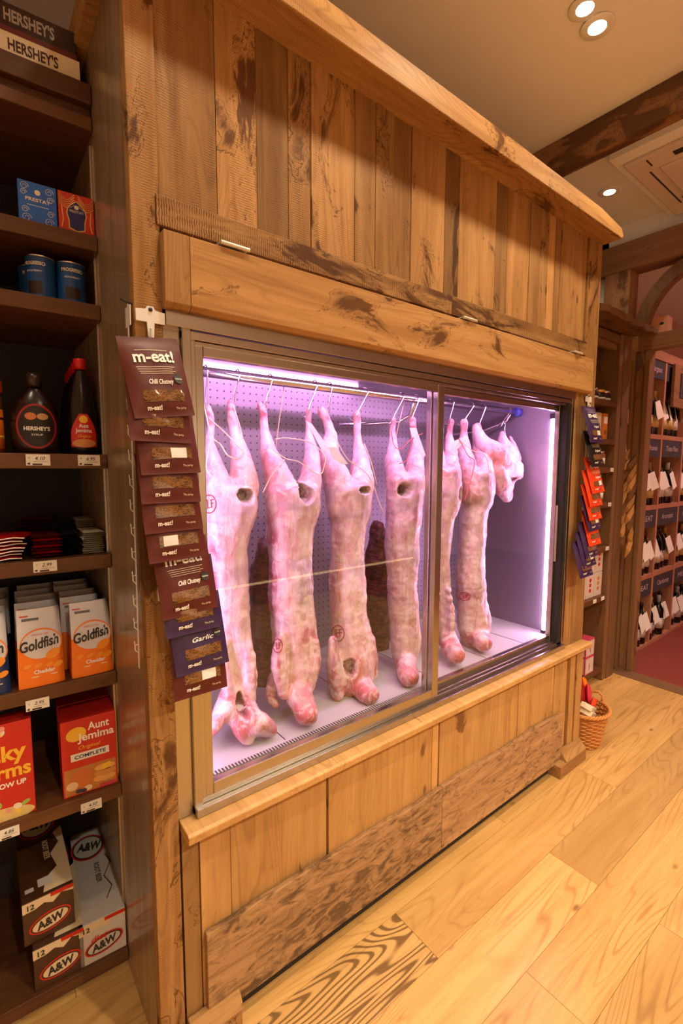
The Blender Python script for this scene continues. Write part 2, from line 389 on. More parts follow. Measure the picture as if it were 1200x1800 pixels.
MB().box(.13, .64, -.92, -.12, -.034, -.022).build('centre_panel', ACW, t, bevel=.004)
b = MB()
for k in range(9): b.box(.27 + k * .026, .283 + k * .026, -.65, -.3, -.0362, -.034)
b.build('grille', SLOT, t)
MB().box(.045, .085, -.90, -.20, -.0245, -.022).build('air_slot', SLOT, t); MB().box(.14, .60, -.075, -.068, -.0245, -.022).build('air_slot', SLOT, t)
MB().box(.69, .71, -.90, -.2, -.0245, -.022).build('air_slot', SLOT, t); MB().box(.02, .09, -.10, -.094, -.0245, -.022).build('corner_clip', SLOT, t)
MB().box(.53, .6, -.10, -.094, -.0245, -.022).build('corner_clip', SLOT, t)

# ================================================================== CABINET
cab = thing('display_cabinet', 'tall rough sawn oak cabinet built round the glass fronted meat fridge', 'cabinet')
b = MB().box(0, .058, 0, .03, 0, 2.463, 'z', (.98, .80, 1)).box(.021, .058, .03, .06, 0, 2.46, 'z', (.5, .8, 1)); b.build('post', OAK, cab, bevel=.002)
b = MB().box(1.932, 2.04, 0, .05, .603, 2.463, 'z', (.9, .45, 1)); b.box(1.862, 1.93, 0, .05, .603, 1.80, 'z', (.95, .15, .3)); b.build('post', OAK, cab, bevel=.002)
MB().box(0, .02, .031, .78, 0, 2.462, 'z', (1, .05, .1)).build('side_panel', PANEL, cab)
MB().box(2.04, 2.052, .0, .78, .06, 2.463, 'z', (.9, .2, .7)).build('side_panel', OAK, cab)
b = MB()
seams = [.058, .19, .292, .38, .447, .591, .667, .738, .813, .966, 1.041, 1.249, 1.32, 1.467, 1.543, 1.605, 1.66, 1.70, 1.828, 1.932]
tn = [.82, 1.0, .70, .86, .98, .80, .78, .74, .95, .70, .95, .74, .98, .82, .86, 1.1, .84, .92, .92]
stn = [.3, .85, .25, .5, .62, .2, .6, .55, .3, .62, .45, .6, .3, .35, .3, .1, .25, .2, .2]
for i in range(len(seams) - 1):
    b.box(seams[i] + .0008, seams[i + 1] - .0008, .008 + random.uniform(-.0025, .0025), .03, 2.0, 2.47, 'z', (.9 + (tn[i] - .87) * 1.7, stn[i], .9))
b.build('board_panel', OAK, cab, bevel=.0012)
b = MB().box(.05, 1.0, -.004, .02, 1.953, 2.013, 'x', (.85, .75, 2.2)).box(1.001, 1.94, -.004, .02, 1.953, 2.013, 'x', (.8, .75, 2.2)); b.build('rail', OAK, cab, bevel=.001)
# hinged flap over the fridge header
fl = MB()
def cham(x0, x1, g, tone): fl.prism([(-.027, 1.794), (-.018, 1.784), (0, 1.784), (0, 1.937), (-.027, 1.937)], x0, x1, 'x', g, tone)
cham(.056, .1105, 'z', (.9, .2, .3)); cham(.111, 1.968, 'x', (1.12, .32, .25)); HINGE = plain('satin_hinge', (.75, .72, .66), .35, .4); flap = fl.build('hinged_flap', OAK, cab, bevel=.0015)
for x in (.18, 1.03, 1.78):
    h = MB(); h.tube([(x, -.029, 1.945), (x + .07, -.029, 1.945)], .0045); h.box(x, x + .07, -.0275, -.004, 1.9445, 1.9475); h.build('hinge', HINGE, flap, label='silver hinge')
# cornice with waney right end
b = MB(); b.prism([(-.03, 2.463), (2.055, 2.463), (2.068, 2.478), (2.05, 2.505), (1.85, 2.527), (1.1, 2.535), (-.03, 2.535)], -.082, .8, 'y', 'X', (1.05, .42, .6)); b.build('cornice', OAK, cab, bevel=.003)
# sill, base
b = MB().prism([(-.052, .582), (.06, .582), (.06, .606), (-.046, .606), (-.052, .600)], .062, 2.05, 'x', 'y', (1.08, .12, .9)); b.build('sill', HONEY, cab, bevel=.002)
b = MB()
for x0, x1, tnn, sn, z0, y in ((.063, .105, .62, .35, .0, .004), (.106, .186, 1.02, .2, .06, .001), (.187, .34, .92, .18, .06, .004), (.34, .494, .98, .15, .06, .006), (.497, .807, 1.0, .12, .06, 0), (.808, .955, 1.04, .15, .06, .002), (.956, .99, 1.15, .1, .06, .002), (.993, 1.36, .98, .1, .06, 0), (1.361, 1.50, 1.0, .15, .06, .002), (1.501, 1.58, 1.05, .5, .06, 0), (1.581, 1.80, 1.08, .45, .06, .002), (1.801, 1.865, .95, .4, .06, .001)):
    b.box(x0 + .0006, x1 - .0006, y, .03, z0, .583, 'z', (tnn, sn, .5))
b.build('base_panel', HONEY, cab, bevel=.001)
b = MB()
for x0, x1, y in ((1.872, 1.925, .004), (1.938, 1.985, -.006), (1.99, 2.048, -.012)): b.box(x0, x1, y, .05, .06, .583, 'z', (1.0, .25, .5))
b.box(1.86, 2.04, .02, .05, .06, .583, 'z', (.5, 0, 0)); b.build('pilaster', HONEY, cab, bevel=.0015)
b = MB()
def live(x0, x1, tone):
    n = 36; lo, hi = [], []
    for k in range(n + 1):
        x = x0 + (x1 - x0) * k / n; hi.append((x, .297 + .009 * noise.noise((x * 4, 1, 2)) + .004 * noise.noise((x * 17, 4, 2))))
        lo.append((x, .052))
    b.prism(lo + hi[::-1], -.016, .0, 'y', 'x', tone)
live(.112, .9975, (1.0, .86, .7)); live(.999, 1.866, (1.1, .72, .7)); b.build('skirting_board', BARK, cab, bevel=.002)
MB().box(.063, .195, -.035, .10, 0, .058, 'x', (1, .3, 1)).prism([(-.045, .058), (.0, .058), (.0, .09), (-.02, .09)], .063, .195, 'x', 'x', (.9, .3, .6)).build('foot', OAK, cab, bevel=.003)
MB().box(1.80, 2.05, -.05, .12, 0, .06, 'x', (.85, .3, .8)).prism([(-.05, .06), (.0, .06), (.0, .10), (-.018, .10)], 1.86, 2.05, 'x', 'x', (.9, .3, .6)).build('foot', OAK, cab, bevel=.003)
MB().box(.196, 1.80, .012, .06, .0, .056, 'x', (.15, 0, 0)).box(.06, 1.9, .05, .78, .3, .5, 'x', (.2, 0, 0)).build('plinth_gap_shade', DARKIN, cab)  # plinth coloured near-black to paint the shade in the gap under the boards

# ================================================================== FRIDGE
fr = thing('meat_fridge', 'stainless steel glass fronted meat hanging fridge lit pink inside', 'fridge', (.95, .3, .607))
fr_off = Matrix.Translation((-.95, -.3, -.607))
def FB(mb, name, mat, parent=fr, **k):
    mb.v = [tuple(fr_off @ Vector(v)) for v in mb.v] if parent is fr else mb.v
    return mb.build(name, mat, parent, **k)
# frame: fixed jambs, head, bottom track
b = MB(); b.box(.060, .098, .012, .05, .607, 1.79).box(.098, .118, .0, .05, .607, 1.79).box(.118, .130, .006, .05, .62, 1.75)
FB(b, 'jamb', STEELZ, bevel=.0015)
FB(MB().box(1.842, 1.861, -.002, .05, .607, 1.79), 'jamb', STEELZ, bevel=.0015)
b = MB(); b.box(.062, 1.861, -.006, .05, 1.752, 1.79).box(.098, 1.861, .002, .05, 1.732, 1.750).box(.12, 1.84, .008, .05, 1.722, 1.731)
FB(b, 'head_rail', STEELX, bevel=.0015)
b = MB(); b.box(.098, 1.861, -.012, .05, .607, .628).box(.11, 1.85, .004, .05, .628, .640).box(.12, 1.84, .014, .05, .640, .648)
FB(b, 'bottom_track', STEELX, bevel=.002)
FB(MB().box(1.812, 1.842, .004, .06, .628, 1.75), 'gasket', GASKET)
# sliding doors
def door(x0, x1, y, wl, wr, name='sliding_door'):
    z0, z1 = .630, 1.722
    o = FB(MB().box(x0, x0 + wl, y, y + .022, z0, z1), name, STEELZ, bevel=.002)
    for nm, mt, q in (('door_stile', STEELZ, (x1 - wr, x1, z0, z1)), ('door_rail', STEELX, (x0 + wl, x1 - wr, z1 - .022, z1)), ('door_rail', STEELX, (x0 + wl, x1 - wr, z0, z0 + .040))):
        r = MB().box(q[0], q[1], y, y + .022, q[2], q[3])
        r.v = [tuple(fr_off @ Vector(v)) for v in r.v]; r.build(nm, mt, o, bevel=.002)
    g = MB(); g.box(x0 + wl - .004, x1 - wr + .004, y + .009, y + .013, z0 + .036, z1 - .018); g.v = [tuple(fr_off @ Vector(v)) for v in g.v]; g.build('glass_pane', GLASS, o)
    return o
d1 = door(.128, .985, .006, .020, .032)
d2 = door(.952, 1.812, .034, .016, .012)
h = MB().box(1.800, 1.818, .022, .034, 1.02, 1.28); h.v = [tuple(fr_off @ Vector(v)) for v in h.v]; h.build('handle', STEELZ, d2, bevel=.003)
# body
FB(MB().box(.10, 1.90, .60, .615, .63, 1.80), 'back_liner', PERF)
FB(MB().box(1.885, 1.90, .06, .60, .63, 1.80), 'side_liner', LINER); FB(MB().box(.085, .10, .06, .60, .63, 1.80), 'side_liner', LINER)
FB(MB().box(.085, 1.90, .06, .60, 1.80, 1.815), 'top_liner', LINER)
b = MB(); b.box(.10, 1.885, .06, .60, .628, .650)
for x in (.40, .72, 1.06, 1.38, 1.66): b.box(x, x + .003, .085, .59, .650, .6508, mi=1)
FB(b, 'floor_tray', [TRAY, SLOT])
b = MB(); x = .13
while x < 1.05: b.box(x, x + .0045, .058, .074, .6505, .6512); x += .0095
FB(b, 'drain_slots', SLOT)
LED = emit('pink_led', (1, .45, .93), 17)
LEDV = emit('pink_led_upright', (1, .62, .97), 22)
FB(MB().box(.15, 1.80, .072, .090, 1.782, 1.798), 'light_strip', LED)
FB(MB().box(.12, 1.06, .55, .575, 1.785, 1.799), 'light_strip', LED)
FB(MB().tube([(1.868, .10, .665), (1.868, .10, 1.675)], .0095, 10), 'light_tube', LEDV, smooth=True)
FB(MB().tube([(.112, .10, .665), (.112, .10, 1.675)], .0095, 10), 'light_tube', LEDV, smooth=True)
FB(MB().box(1.858, 1.88, .09, .11, 1.676, 1.70), 'tube_cap', GASKET); FB(MB().box(1.858, 1.88, .09, .11, .652, .664), 'tube_cap', GASKET)
FB(MB().tube([(.10, .285, 1.722), (1.885, .285, 1.722)], .015, 20), 'hanging_rail', CHROME, smooth=True)
b = MB(); b.tube([(1.15, .285, 1.735), (1.15, .30, 1.705), (1.145, .32, 1.66), (1.12, .36, 1.635), (1.05, .45, 1.63), (.97, .56, 1.63), (.97, .595, 1.60)], .007, 8)
b.tube([(1.83, .285, 1.735), (1.83, .32, 1.68), (1.80, .42, 1.64), (1.72, .56, 1.62), (1.72, .595, 1.60)], .006, 8); FB(b, 'rail_bracket', CHROME, smooth=True)
FB(MB().tube([(1.845, .285, 1.722), (1.886, .285, 1.722)], .021, 20), 'rail_end_cap', plain('blue_plastic', (.05, .07, .45), .4), smooth=True)
for xx, yy, zz in ((.5, .40, 1.2), (1.0, .42, 1.3), (1.5, .42, 1.2)): pass
def area(x, y, z, sx, sy, power, rot, col=(1, .43, .93)):
    l = bpy.data.lights.new('led_glow', 'AREA'); l.shape = 'RECTANGLE'; l.size = sx; l.size_y = sy; l.energy = power; l.color = col
    o = bpy.data.objects.new('led_glow', l); o.location = (x, y, z); o.rotation_euler = rot; C.objects.link(o)
area(.97, .082, 1.781, 1.6, .02, 14, (math.radians(28), 0, 0))
area(1.852, .10, 1.17, 1.0, .016, 4.5, (0, math.radians(90), 0)); area(.125, .10, 1.17, 1.0, .016, 1.2, (0, math.radians(-90), 0))

# ================================================================== CARCASSES
def meatmat():
    t = NT('raw_lamb'); co = t.n('ShaderNodeTexCoord').outputs['Object']; a = t.attr('col').outputs['Color']
    n1 = t.noise(co, 22, 5, .6, .8); n2 = t.noise(t.vmul(co, (1, 1, .35)), 60, 5, .65, 1.2); n3 = t.noise(co, 7, 3)
    n4 = t.noise(t.vmul(co, (1, 1, .5)), 11, 6, .68, 1.6); n5 = t.noise(t.vmul(co, (1, 1, .18)), 34, 4, .6, .8)
    c = t.mix(t.math('MULTIPLY', t.rng(n4, .52, .64), .42), a, (.46, .10, .12))
    c = t.mix(t.math('MULTIPLY', t.rng(n1, .47, .60), .50), c, (.88, .76, .72))
    c = t.mix(t.math('MULTIPLY', t.rng(n5, .54, .66), .30), c, (.42, .10, .12))
    c = t.mix(t.math('MULTIPLY', t.rng(n2, .54, .66), .35), c, (.85, .74, .72))
    c = t.mix(t.math('MULTIPLY', t.rng(n2, .42, .30), .38), c, (.30, .05, .07))
    c = t.mix(t.math('MULTIPLY', t.rng(n3, .54, .64), .42), c, (.40, .28, .42))
    sp = t.n('ShaderNodeTexVoronoi'); t.put(sp.inputs['Vector'], co); sp.inputs['Scale'].default_value = 95
    c = t.mix(t.math('MULTIPLY', t.math('SUBTRACT', 1, t.rng(sp.outputs['Distance'], .05, .16)), t.rng(n1, .52, .6)), c, (.32, .03, .05))
    t.set(c, t.rng(n2, .3, .7, .30, .5), coat=.2)
    t.b.inputs['Subsurface Weight'].default_value = .0; t.b.inputs['Subsurface Radius'].default_value = (.01, .004, .003); t.b.inputs['Subsurface Scale'].default_value = .5
    t.bump(t.math('ADD', t.math('ADD', n2, n1), t.math('MULTIPLY', n5, 1.5)), .5, .004); return t.m
MEAT = meatmat()
STAMP = plain('stamp_ink', (.35, .01, .03), .6); TWINE = plain('butcher_twine', (.75, .62, .42), .8); TWINER = plain('red_twine', (.60, .10, .10), .8)
FAT = (.74, .48, .50); RED = (.36, .022, .035); DARK = (.10, .012, .015); PALE = (.82, .66, .62); ORG = (.62, .22, .10)
def blob_mesh(name, ells, origin, regions, holes, vox=.0062, bump=.0025):
    """ells: (centre, (rx,ry,rz)); union by voxel remesh; holes: (centre, r, depth); regions: (centre, r, colour, strength)"""
    if 'ico' not in _tc:
        bm = bmesh.new(); bmesh.ops.create_icosphere(bm, subdivisions=2, radius=1)
        _tc['ico'] = ([tuple(v.co) for v in bm.verts], [tuple(v.index for v in f.verts) for f in bm.faces]); bm.free()
    IV, IF = _tc['ico']; vs, fs = [], []
    for c, r in ells:
        k = len(vs); o = c - origin
        vs += [(o.x + a[0] * r[0], o.y + a[1] * r[1], o.z + a[2] * r[2]) for a in IV]; fs += [(a + k, b_ + k, d_ + k) for a, b_, d_ in IF]
    me = bpy.data.meshes.new(name); me.from_pydata(vs, [], fs)
    ob = bpy.data.objects.new(name, me); C.objects.link(ob)
    m = ob.modifiers.new('r', 'REMESH'); m.mode = 'VOXEL'; m.voxel_size = vox
    m = ob.modifiers.new('s', 'SMOOTH'); m.factor = .7; m.iterations = 7
    dg = bpy.context.evaluated_depsgraph_get(); dg.update(); new = bpy.data.meshes.new_from_object(ob.evaluated_get(dg)); new.name = name
    bpy.data.objects.remove(ob); bpy.data.meshes.remove(me)
    cols = []; newco = []; NR = [v.normal.copy() for v in new.vertices]
    for v, nrm in zip(new.vertices, NR):
        p = v.co + origin
        col = Vector(FAT)
        d = bump * noise.noise(p * 14) * 2 + bump * noise.noise(p * 45) + bump * 1.2 * noise.noise(Vector((p.x * 30, p.y * 30, p.z * 7)))
        q = v.co + nrm * d
        for c, r, cc, s in regions:
            e = Vector(((p.x - c.x) / r[0], (p.y - c.y) / r[1], (p.z - c.z) / r[2])).length + .35 * noise.noise(p * 22)
            k = max(0, min(1, (1.15 - e) / .5)) * s
            if k > 0: col = col.lerp(Vector(cc), k)
        for c, r, dep in holes:
            ex, ez = (p.x - c.x) / r[0], (p.z - c.z) / r[1]
            e = math.hypot(ex, ez) + .25 * noise.noise(p * 35)
            if e < 1.25 and nrm.y < .35:
                k = max(0, min(1, (1.05 - e) / .35)); k = k * k * (3 - 2 * k)
                q.y += dep * k; q.x += (c.x - p.x) * .1 * k
                col = col.lerp(Vector(DARK), min(1, k * 1.3)) if k > .02 else col.lerp(Vector(PALE), .6)
        newco += [q.x, q.y, q.z]; cols += [col.x, col.y, col.z, 1]
    new.vertices.foreach_set('co', newco); new.update()
    ca = new.color_attributes.new('col', 'FLOAT_COLOR', 'POINT'); ca.data.foreach_set('color', cols)
    new.materials.clear(); new.materials.append(MEAT); new.shade_smooth(); return new
def surf(bv, org, u, v, lift=.0015):
    """point on the meat surface seen at image point u, v"""
    d = (FW * FPX + RT * (u - 600) - UP * (v - 900)).normalized()
    h = bv.ray_cast(CAM - org, d)
    if h[0] is None: return None
    return h[0] + h[1] * lift
def along(pts, n):
    """Catmull-Rom resample of tuples"""
    out = []; P = [pts[0]] + list(pts) + [pts[-1]]
    for i in range(1, len(P) - 2):
        for k in range(n):
            t = k / n; out.append(tuple(.5 * ((2 * b_) + (-a + c) * t + (2 * a - 5 * b_ + 4 * c - d) * t * t + (-a + 3 * b_ - 3 * c + d) * t ** 3) for a, b_, c, d in zip(P[i - 1], P[i], P[i + 1], P[i + 2])))
    out.append(tuple(pts[-1])); return out
def carcass(label, rows, limbs, holes, regions, stamps=(), twines=(), cards=(), Yb=.215, name='lamb_carcass', group='lamb carcasses on the rail', cat='lamb carcass', depth=.86):
    E = []
    for (v, a, c) in along(rows, 6):
        pl, pr = at(a, v, Yb), at(c, v, Yb); m = at((a + c) / 2, v, Yb)
        dl, dr = (pl - CAM).normalized(), (pr - CAM).normalized(); dl.z = dr.z = 0; dl.normalize(); dr.normalize()
        D = math.hypot(m.x - CAM.x, m.y - CAM.y); r = D * math.tan(dl.angle(dr) / 2)
        r *= 1.03; E.append((m, (r, r * depth, .035)))
    for L in limbs:
        for (u, v, y, r) in along(L, 5):
            p = at(u, v, y); rr = px2r(r, p); E.append((p, (rr, rr, rr)))
    regions = list(regions)
    if name == 'lamb_carcass':
        n_ = len(rows); v0, a0, b0 = rows[-1]; v1, a1, b1 = rows[-3]; wp = (b0 - a0) / 2
        for side in ((-1, 1) if a0 < 600 else (1,)):
            e1, e0 = (a1, a0) if side < 0 else (b1, b0)
            for q in range(7):
                t_ = q / 6; u = (e1 + (e0 - e1) * t_) - side * wp * (.36 - .10 * math.sin(t_ * PI)); v = v1 - 12 + (v0 + 4 - v1 + 12) * t_
                p = at(u, v, Yb - .045); rr = px2r(wp * (.34 + .16 * math.sin(t_ * PI)), p); E.append((p, (rr, rr * .9, rr * 1.3)))
            regions += [(e1 + (e0 - e1) * .4 - side * wp * .10, v1 + (v0 - v1) * .45, .17, wp * .10, 26, RED, .8), (e0 - side * wp * .5, v0 - 2, .15, wp * .5, 9, (.50, .12, .13), .8)]
        mid = len(rows) // 2; vm, am, bm_ = rows[mid]; wm = (bm_ - am) / 2
        regions += [((am + bm_) / 2 + wm * .12, vm - 30, .13, wm * .07, 85, (.55, .22, .20), .5), (am + wm * .35, vm + 20, .15, wm * .22, 70, (.60, .42, .50), .45), (am + wm * .12, vm, .2, wm * .22, 140, (.34, .05, .10), .85), (bm_ - wm * .4, vm - 70, .15, wm * .25, 30, (.84, .70, .66), .6)]  # the tall maroon left flank patch is shading put into the colour
        for L in limbs[2:4]: regions += [(q_[0], q_[1], q_[2], q_[3] * 1.0, q_[3] * .9, (.52, .09, .11), .75) for q_ in L[-2:]]
        for L in limbs[:2]: regions.append((L[0][0], L[0][1] + 6, .28, 15, 22, (.50, .10, .12), .7)); regions.append((L[3][0] if len(L) > 3 else L[-1][0], 830, .2, 10, 34, (.58, .20, .24), .5))
    org = at((rows[0][1] + rows[0][2]) / 2, rows[0][0], Yb); org.z = min(e[0].z - e[1][2] for e in E)
    hs = []
    for (u, v, ru, rv, dep) in holes:
        p = at(u, v, Yb - .05); hs.append((p, (px2r(ru, p) * 1.25, px2r(rv, p)), dep))
    rg = []
    for (u, v, y, ru, rv, col, s) in regions:
        p = at(u, v, y); rg.append((p, (px2r(ru, p) * 1.3, .3, px2r(rv, p)), col, s))
    me = blob_mesh(name, E, org, rg, hs)
    o = bpy.data.objects.new(name, me); C.objects.link(o); o.location = org; tag(o, label, cat, group)
    bv = BVHTree.FromPolygons([v.co for v in me.vertices], [tuple(p.vertices) for p in me.polygons])
    for (u, v, ru, rv) in stamps:
        st = MB()
        for kk, pts in enumerate([[(u + ru * math.cos(a), v + rv * math.sin(a)) for a in [2 * PI * k / 20 for k in range(21)]]] + [[(u + ru * x0, v + rv * y0), (u + ru * x1, v + rv * y1)] for x0, y0, x1, y1 in ((-.6, -.4, .6, -.5), (-.5, .0, .6, -.1), (-.5, .5, .4, .35), (-.3, -.5, -.2, .5), (.25, -.5, .35, .4))]):
            w3 = [surf(bv, org, *p, lift=.0006) for p in pts]; w3 = [p for p in w3 if p is not None]
            if len(w3) > 1: st.tube(w3, .0016, 5)
        if st.v: st.build('inspection_stamp', STAMP, o)
    for (pts, col) in twines:
        tw = MB(); w3 = []
        for q in along(pts, 8):
            u, v = q[0], q[1]; y = q[2]
            p = surf(bv, org, u, v, .002); g = at(u, v, y) - org
            w3.append(p if (p is not None and p.y < g.y) else g)
        tw.tube(w3, .0017, 6); tw.build('twine', col, o, smooth=True)
    for (pts, y) in cards:
        cd_ = MB(); P0 = []
        for (u, v) in pts:
            p = surf(bv, org, u, v, .004); g = at(u, v, y) - org
            P0.append(tuple(p if (p is not None and p.y < g.y) else g))
        b0 = len(P0); P1 = [(p[0], p[1] + .0012, p[2]) for p in P0]
        cd_.solid(P0 + P1, [tuple(range(b0)), tuple(range(2 * b0 - 1, b0 - 1, -1))] + [(i, b0 + i, b0 + (i + 1) % b0, (i + 1) % b0) for i in range(b0)]); cd_.build('card_tag', WHITE, o, label='white card tag')
    return o
yr = .285
c1 = carcass('leftmost lamb carcass, largest, half hidden behind the hanging snack packets',
  [(872, 362, 454), (900, 350, 457), (950, 348, 441), (1000, 358, 437), (1050, 366, 440), (1100, 372, 443), (1150, 384, 446), (1200, 392, 449), (1232, 396, 450)],
  [[(366, 716, yr, 7), (371, 745, yr - .01, 8), (368, 785, .26, 13), (372, 830, .235, 27), (385, 875, .22, 32)],
   [(406, 708, yr, 8), (408, 735, yr, 9), (414, 770, .27, 13), (425, 815, .24, 22), (428, 850, .23, 28), (415, 890, .22, 34)],
   [(408, 1225, .19, 26), (385, 1262, .16, 17), (374, 1285, .14, 10)], [(430, 1225, .20, 18), (440, 1262, .14, 24), (462, 1275, .12, 20), (478, 1285, .11, 11)],
   [(410, 1240, .18, 24), (425, 1290, .13, 14), (440, 1302, .12, 9)]],
  [(432, 872, 15, 14, .06), (420, 1235, 9, 22, .025)],
  [(408, 720, yr, 16, 26, RED, .5), (366, 720, yr, 14, 30, RED, .8), (448, 840, .2, 26, 34, ORG, .8), (395, 1285, .15, 36, 26, RED, .8), (478, 1288, .12, 20, 14, RED, .9), (423, 1245, .15, 18, 36, (.55, .12, .11), .9), (380, 950, .2, 24, 80, (.8, .5, .52), .6)],
  stamps=[(368, 886, 12, 16)],
  twines=[([(358, 710, .16), (372, 765, .16), (388, 782, .16), (400, 800, .14), (418, 806, .14), (428, 790, .14), (424, 760, .16), (410, 712, .18)], TWINE), ([(372, 770, .15), (362, 820, .14), (372, 838, .13)], TWINE), ([(368, 735, .16), (400, 765, .16), (426, 792, .14)], TWINE)])
c2 = carcass('second lamb carcass from the left, with a deep dark pelvic opening and loose twine',
  [(865, 462, 565), (890, 464, 568), (930, 468, 556), (975, 469, 551), (1030, 470, 555), (1090, 474, 557), (1140, 478, 562), (1180, 478, 560), (1212, 486, 552)],
  [[(456, 712, yr, 7), (462, 728, yr, 9), (466, 762, .275, 10), (474, 800, .25, 18), (492, 850, .225, 28), (505, 900, .215, 32)],
   [(543, 722, yr, 8), (541, 745, yr, 7), (543, 772, .275, 9), (547, 805, .25, 16), (545, 850, .225, 23), (528, 905, .215, 32)],
   [(520, 1205, .19, 28), (528, 1228, .15, 24), (536, 1248, .115, 23), (540, 1256, .10, 22)], [(486, 1195, .22, 16), (474, 1220, .21, 10), (484, 1238, .19, 8)]],
  [(532, 866, 12, 18, .07)],
  [(458, 722, yr, 14, 20, RED, .8), (478, 850, .2, 16, 70, (.62, .22, .26), .8), (548, 1255, .1, 22, 14, RED, 1), (535, 1235, .1, 22, 28, (.62, .2, .2), .7), (550, 1120, .2, 14, 36, RED, .7), (523, 1110, .2, 12, 14, RED, .7), (524, 1030, .2, 18, 46, (.42, .32, .42), .7), (470, 1235, .2, 16, 20, RED, .6), (505, 1200, .2, 20, 20, (.7, .3, .25), .5)],
  stamps=[(488, 1135, 8, 12)],
  twines=[([(468, 772, .17), (478, 788, .15), (502, 806, .14), (525, 812, .14), (560, 834, .14), (570, 818, .14), (570, 800, .15), (545, 778, .17), (505, 770, .18), (484, 772, .18)], TWINE), ([(500, 808, .14), (478, 835, .14), (462, 866, .15)], TWINE)],
  cards=[([(538, 740), (548, 745), (577, 787), (574, 793), (566, 792)], .16)])
c3 = carcass('third lamb carcass from the left, long white card tag tied to its leg',
  [(860, 571, 659), (890, 576, 657), (930, 577, 648), (990, 576, 643), (1040, 574, 647), (1090, 577, 651), (1140, 573, 662), (1180, 572, 662), (1212, 586, 648)],
  [[(566, 722, yr, 8), (574, 738, yr, 9), (582, 765, .275, 12), (580, 805, .25, 20), (594, 850, .225, 27), (605, 895, .215, 32)],
   [(627, 728, yr, 8), (627, 752, yr, 7), (630, 778, .275, 9), (633, 810, .25, 17), (634, 850, .225, 24), (622, 900, .215, 32)],
   [(625, 1195, .19, 22), (637, 1208, .15, 21), (645, 1219, .115, 20), (649, 1222, .10, 19)], [(592, 1200, .21, 20), (594, 1222, .18, 12)], [(650, 1150, .19, 13), (654, 1185, .17, 12)]],
  [(635, 862, 10, 7, .05), (612, 1172, 8, 18, .02)],
  [(566, 730, yr, 16, 20, (.6, .2, .2), .8), (635, 848, .2, 22, 18, (.62, .36, .25), .7), (613, 1172, .18, 14, 30, (.58, .16, .15), .9), (655, 1232, .1, 18, 12, ORG, .8), (652, 1130, .18, 10, 40, RED, .55), (580, 850, .2, 12, 40, (.38, .3, .38), .7), (597, 1220, .2, 16, 12, RED, .7), (632, 1050, .2, 14, 50, (.66, .4, .3), .5)],
  stamps=[(594, 1113, 11, 14)],
  twines=[([(580, 745, .18), (592, 775, .15), (612, 808, .14), (640, 828, .13), (655, 850, .13), (665, 880, .13), (673, 900, .13)], TWINE), ([(640, 780, .15), (652, 812, .13), (662, 850, .13)], TWINE)],
  cards=[([(576, 786), (590, 786), (612, 816), (600, 816), (586, 806)], .13)])
c4 = carcass('fourth lamb carcass from the left, just left of the door mullion, tied with red twine',
  [(845, 674, 748), (880, 675, 748), (920, 674, 744), (970, 674, 739), (1025, 677, 735), (1080, 680, 740), (1125, 683, 741), (1155, 688, 737), (1172, 696, 730)],
  [[(692, 738, yr, 7), (690, 758, yr, 7), (691, 782, .275, 9), (692, 815, .25, 17), (697, 850, .225, 21), (704, 890, .215, 26)],
   [(725, 738, yr, 7), (726, 758, yr, 7), (731, 785, .275, 9), (730, 815, .25, 17), (726, 850, .225, 22), (718, 890, .215, 26)],
   [(712, 1160, .19, 20), (714, 1176, .15, 20), (718, 1186, .115, 20), (719, 1190, .10, 19)]],
  [(713, 862, 9, 12, .06)],
  [(690, 770, yr, 12, 20, (.7, .25, .2), .6), (722, 1200, .1, 18, 12, RED, 1), (712, 1182, .1, 18, 20, (.62, .2, .22), .6), (713, 900, .2, 4, 20, (.5, .16, .14), .8), (712, 858, .2, 22, 16, (.68, .42, .3), .6), (718, 1025, .2, 8, 28, (.66, .3, .22), .5)],
  twines=[([(688, 758, .18), (692, 782, .17), (704, 790, .17), (716, 778, .17), (726, 770, .17), (742, 762, .19)], TWINER), ([(702, 815, .16), (715, 808, .16), (726, 770, .17)], TWINER)],
  cards=[([(720, 752), (731, 752), (748, 800), (744, 804), (728, 782)], .17)])
c5 = carcass('fifth lamb carcass, narrow, partly hidden behind the door mullion',
  [(830, 752, 813), (870, 754, 815), (900, 756, 806), (950, 758, 795), (1000, 760, 793), (1050, 762, 795), (1090, 764, 801), (1125, 768, 799)],
  [[(792, 742, yr, 7), (790, 765, yr, 7), (792, 790, .26, 11), (790, 830, .23, 20), (785, 870, .215, 24)], [(765, 742, yr, 6), (766, 770, .27, 8), (768, 815, .24, 17), (772, 860, .22, 23)],
   [(788, 1120, .19, 16), (793, 1138, .15, 18), (799, 1148, .12, 18), (801, 1150, .10, 17)]],
  [(808, 868, 5, 14, .03)],
  [(805, 1156, .1, 18, 14, RED, .9), (795, 1090, .2, 10, 30, RED, .6), (800, 860, .2, 12, 20, (.62, .3, .3), .7), (792, 750, yr, 12, 20, RED, .5)],
  twines=[([(783, 788, .18), (800, 800, .16), (806, 775, .17), (830, 792, .16), (852, 800, .16), (860, 830, .15)], TWINE)],
  cards=[([(792, 778), (815, 768), (818, 776), (803, 790), (806, 797), (798, 796)], .17)])
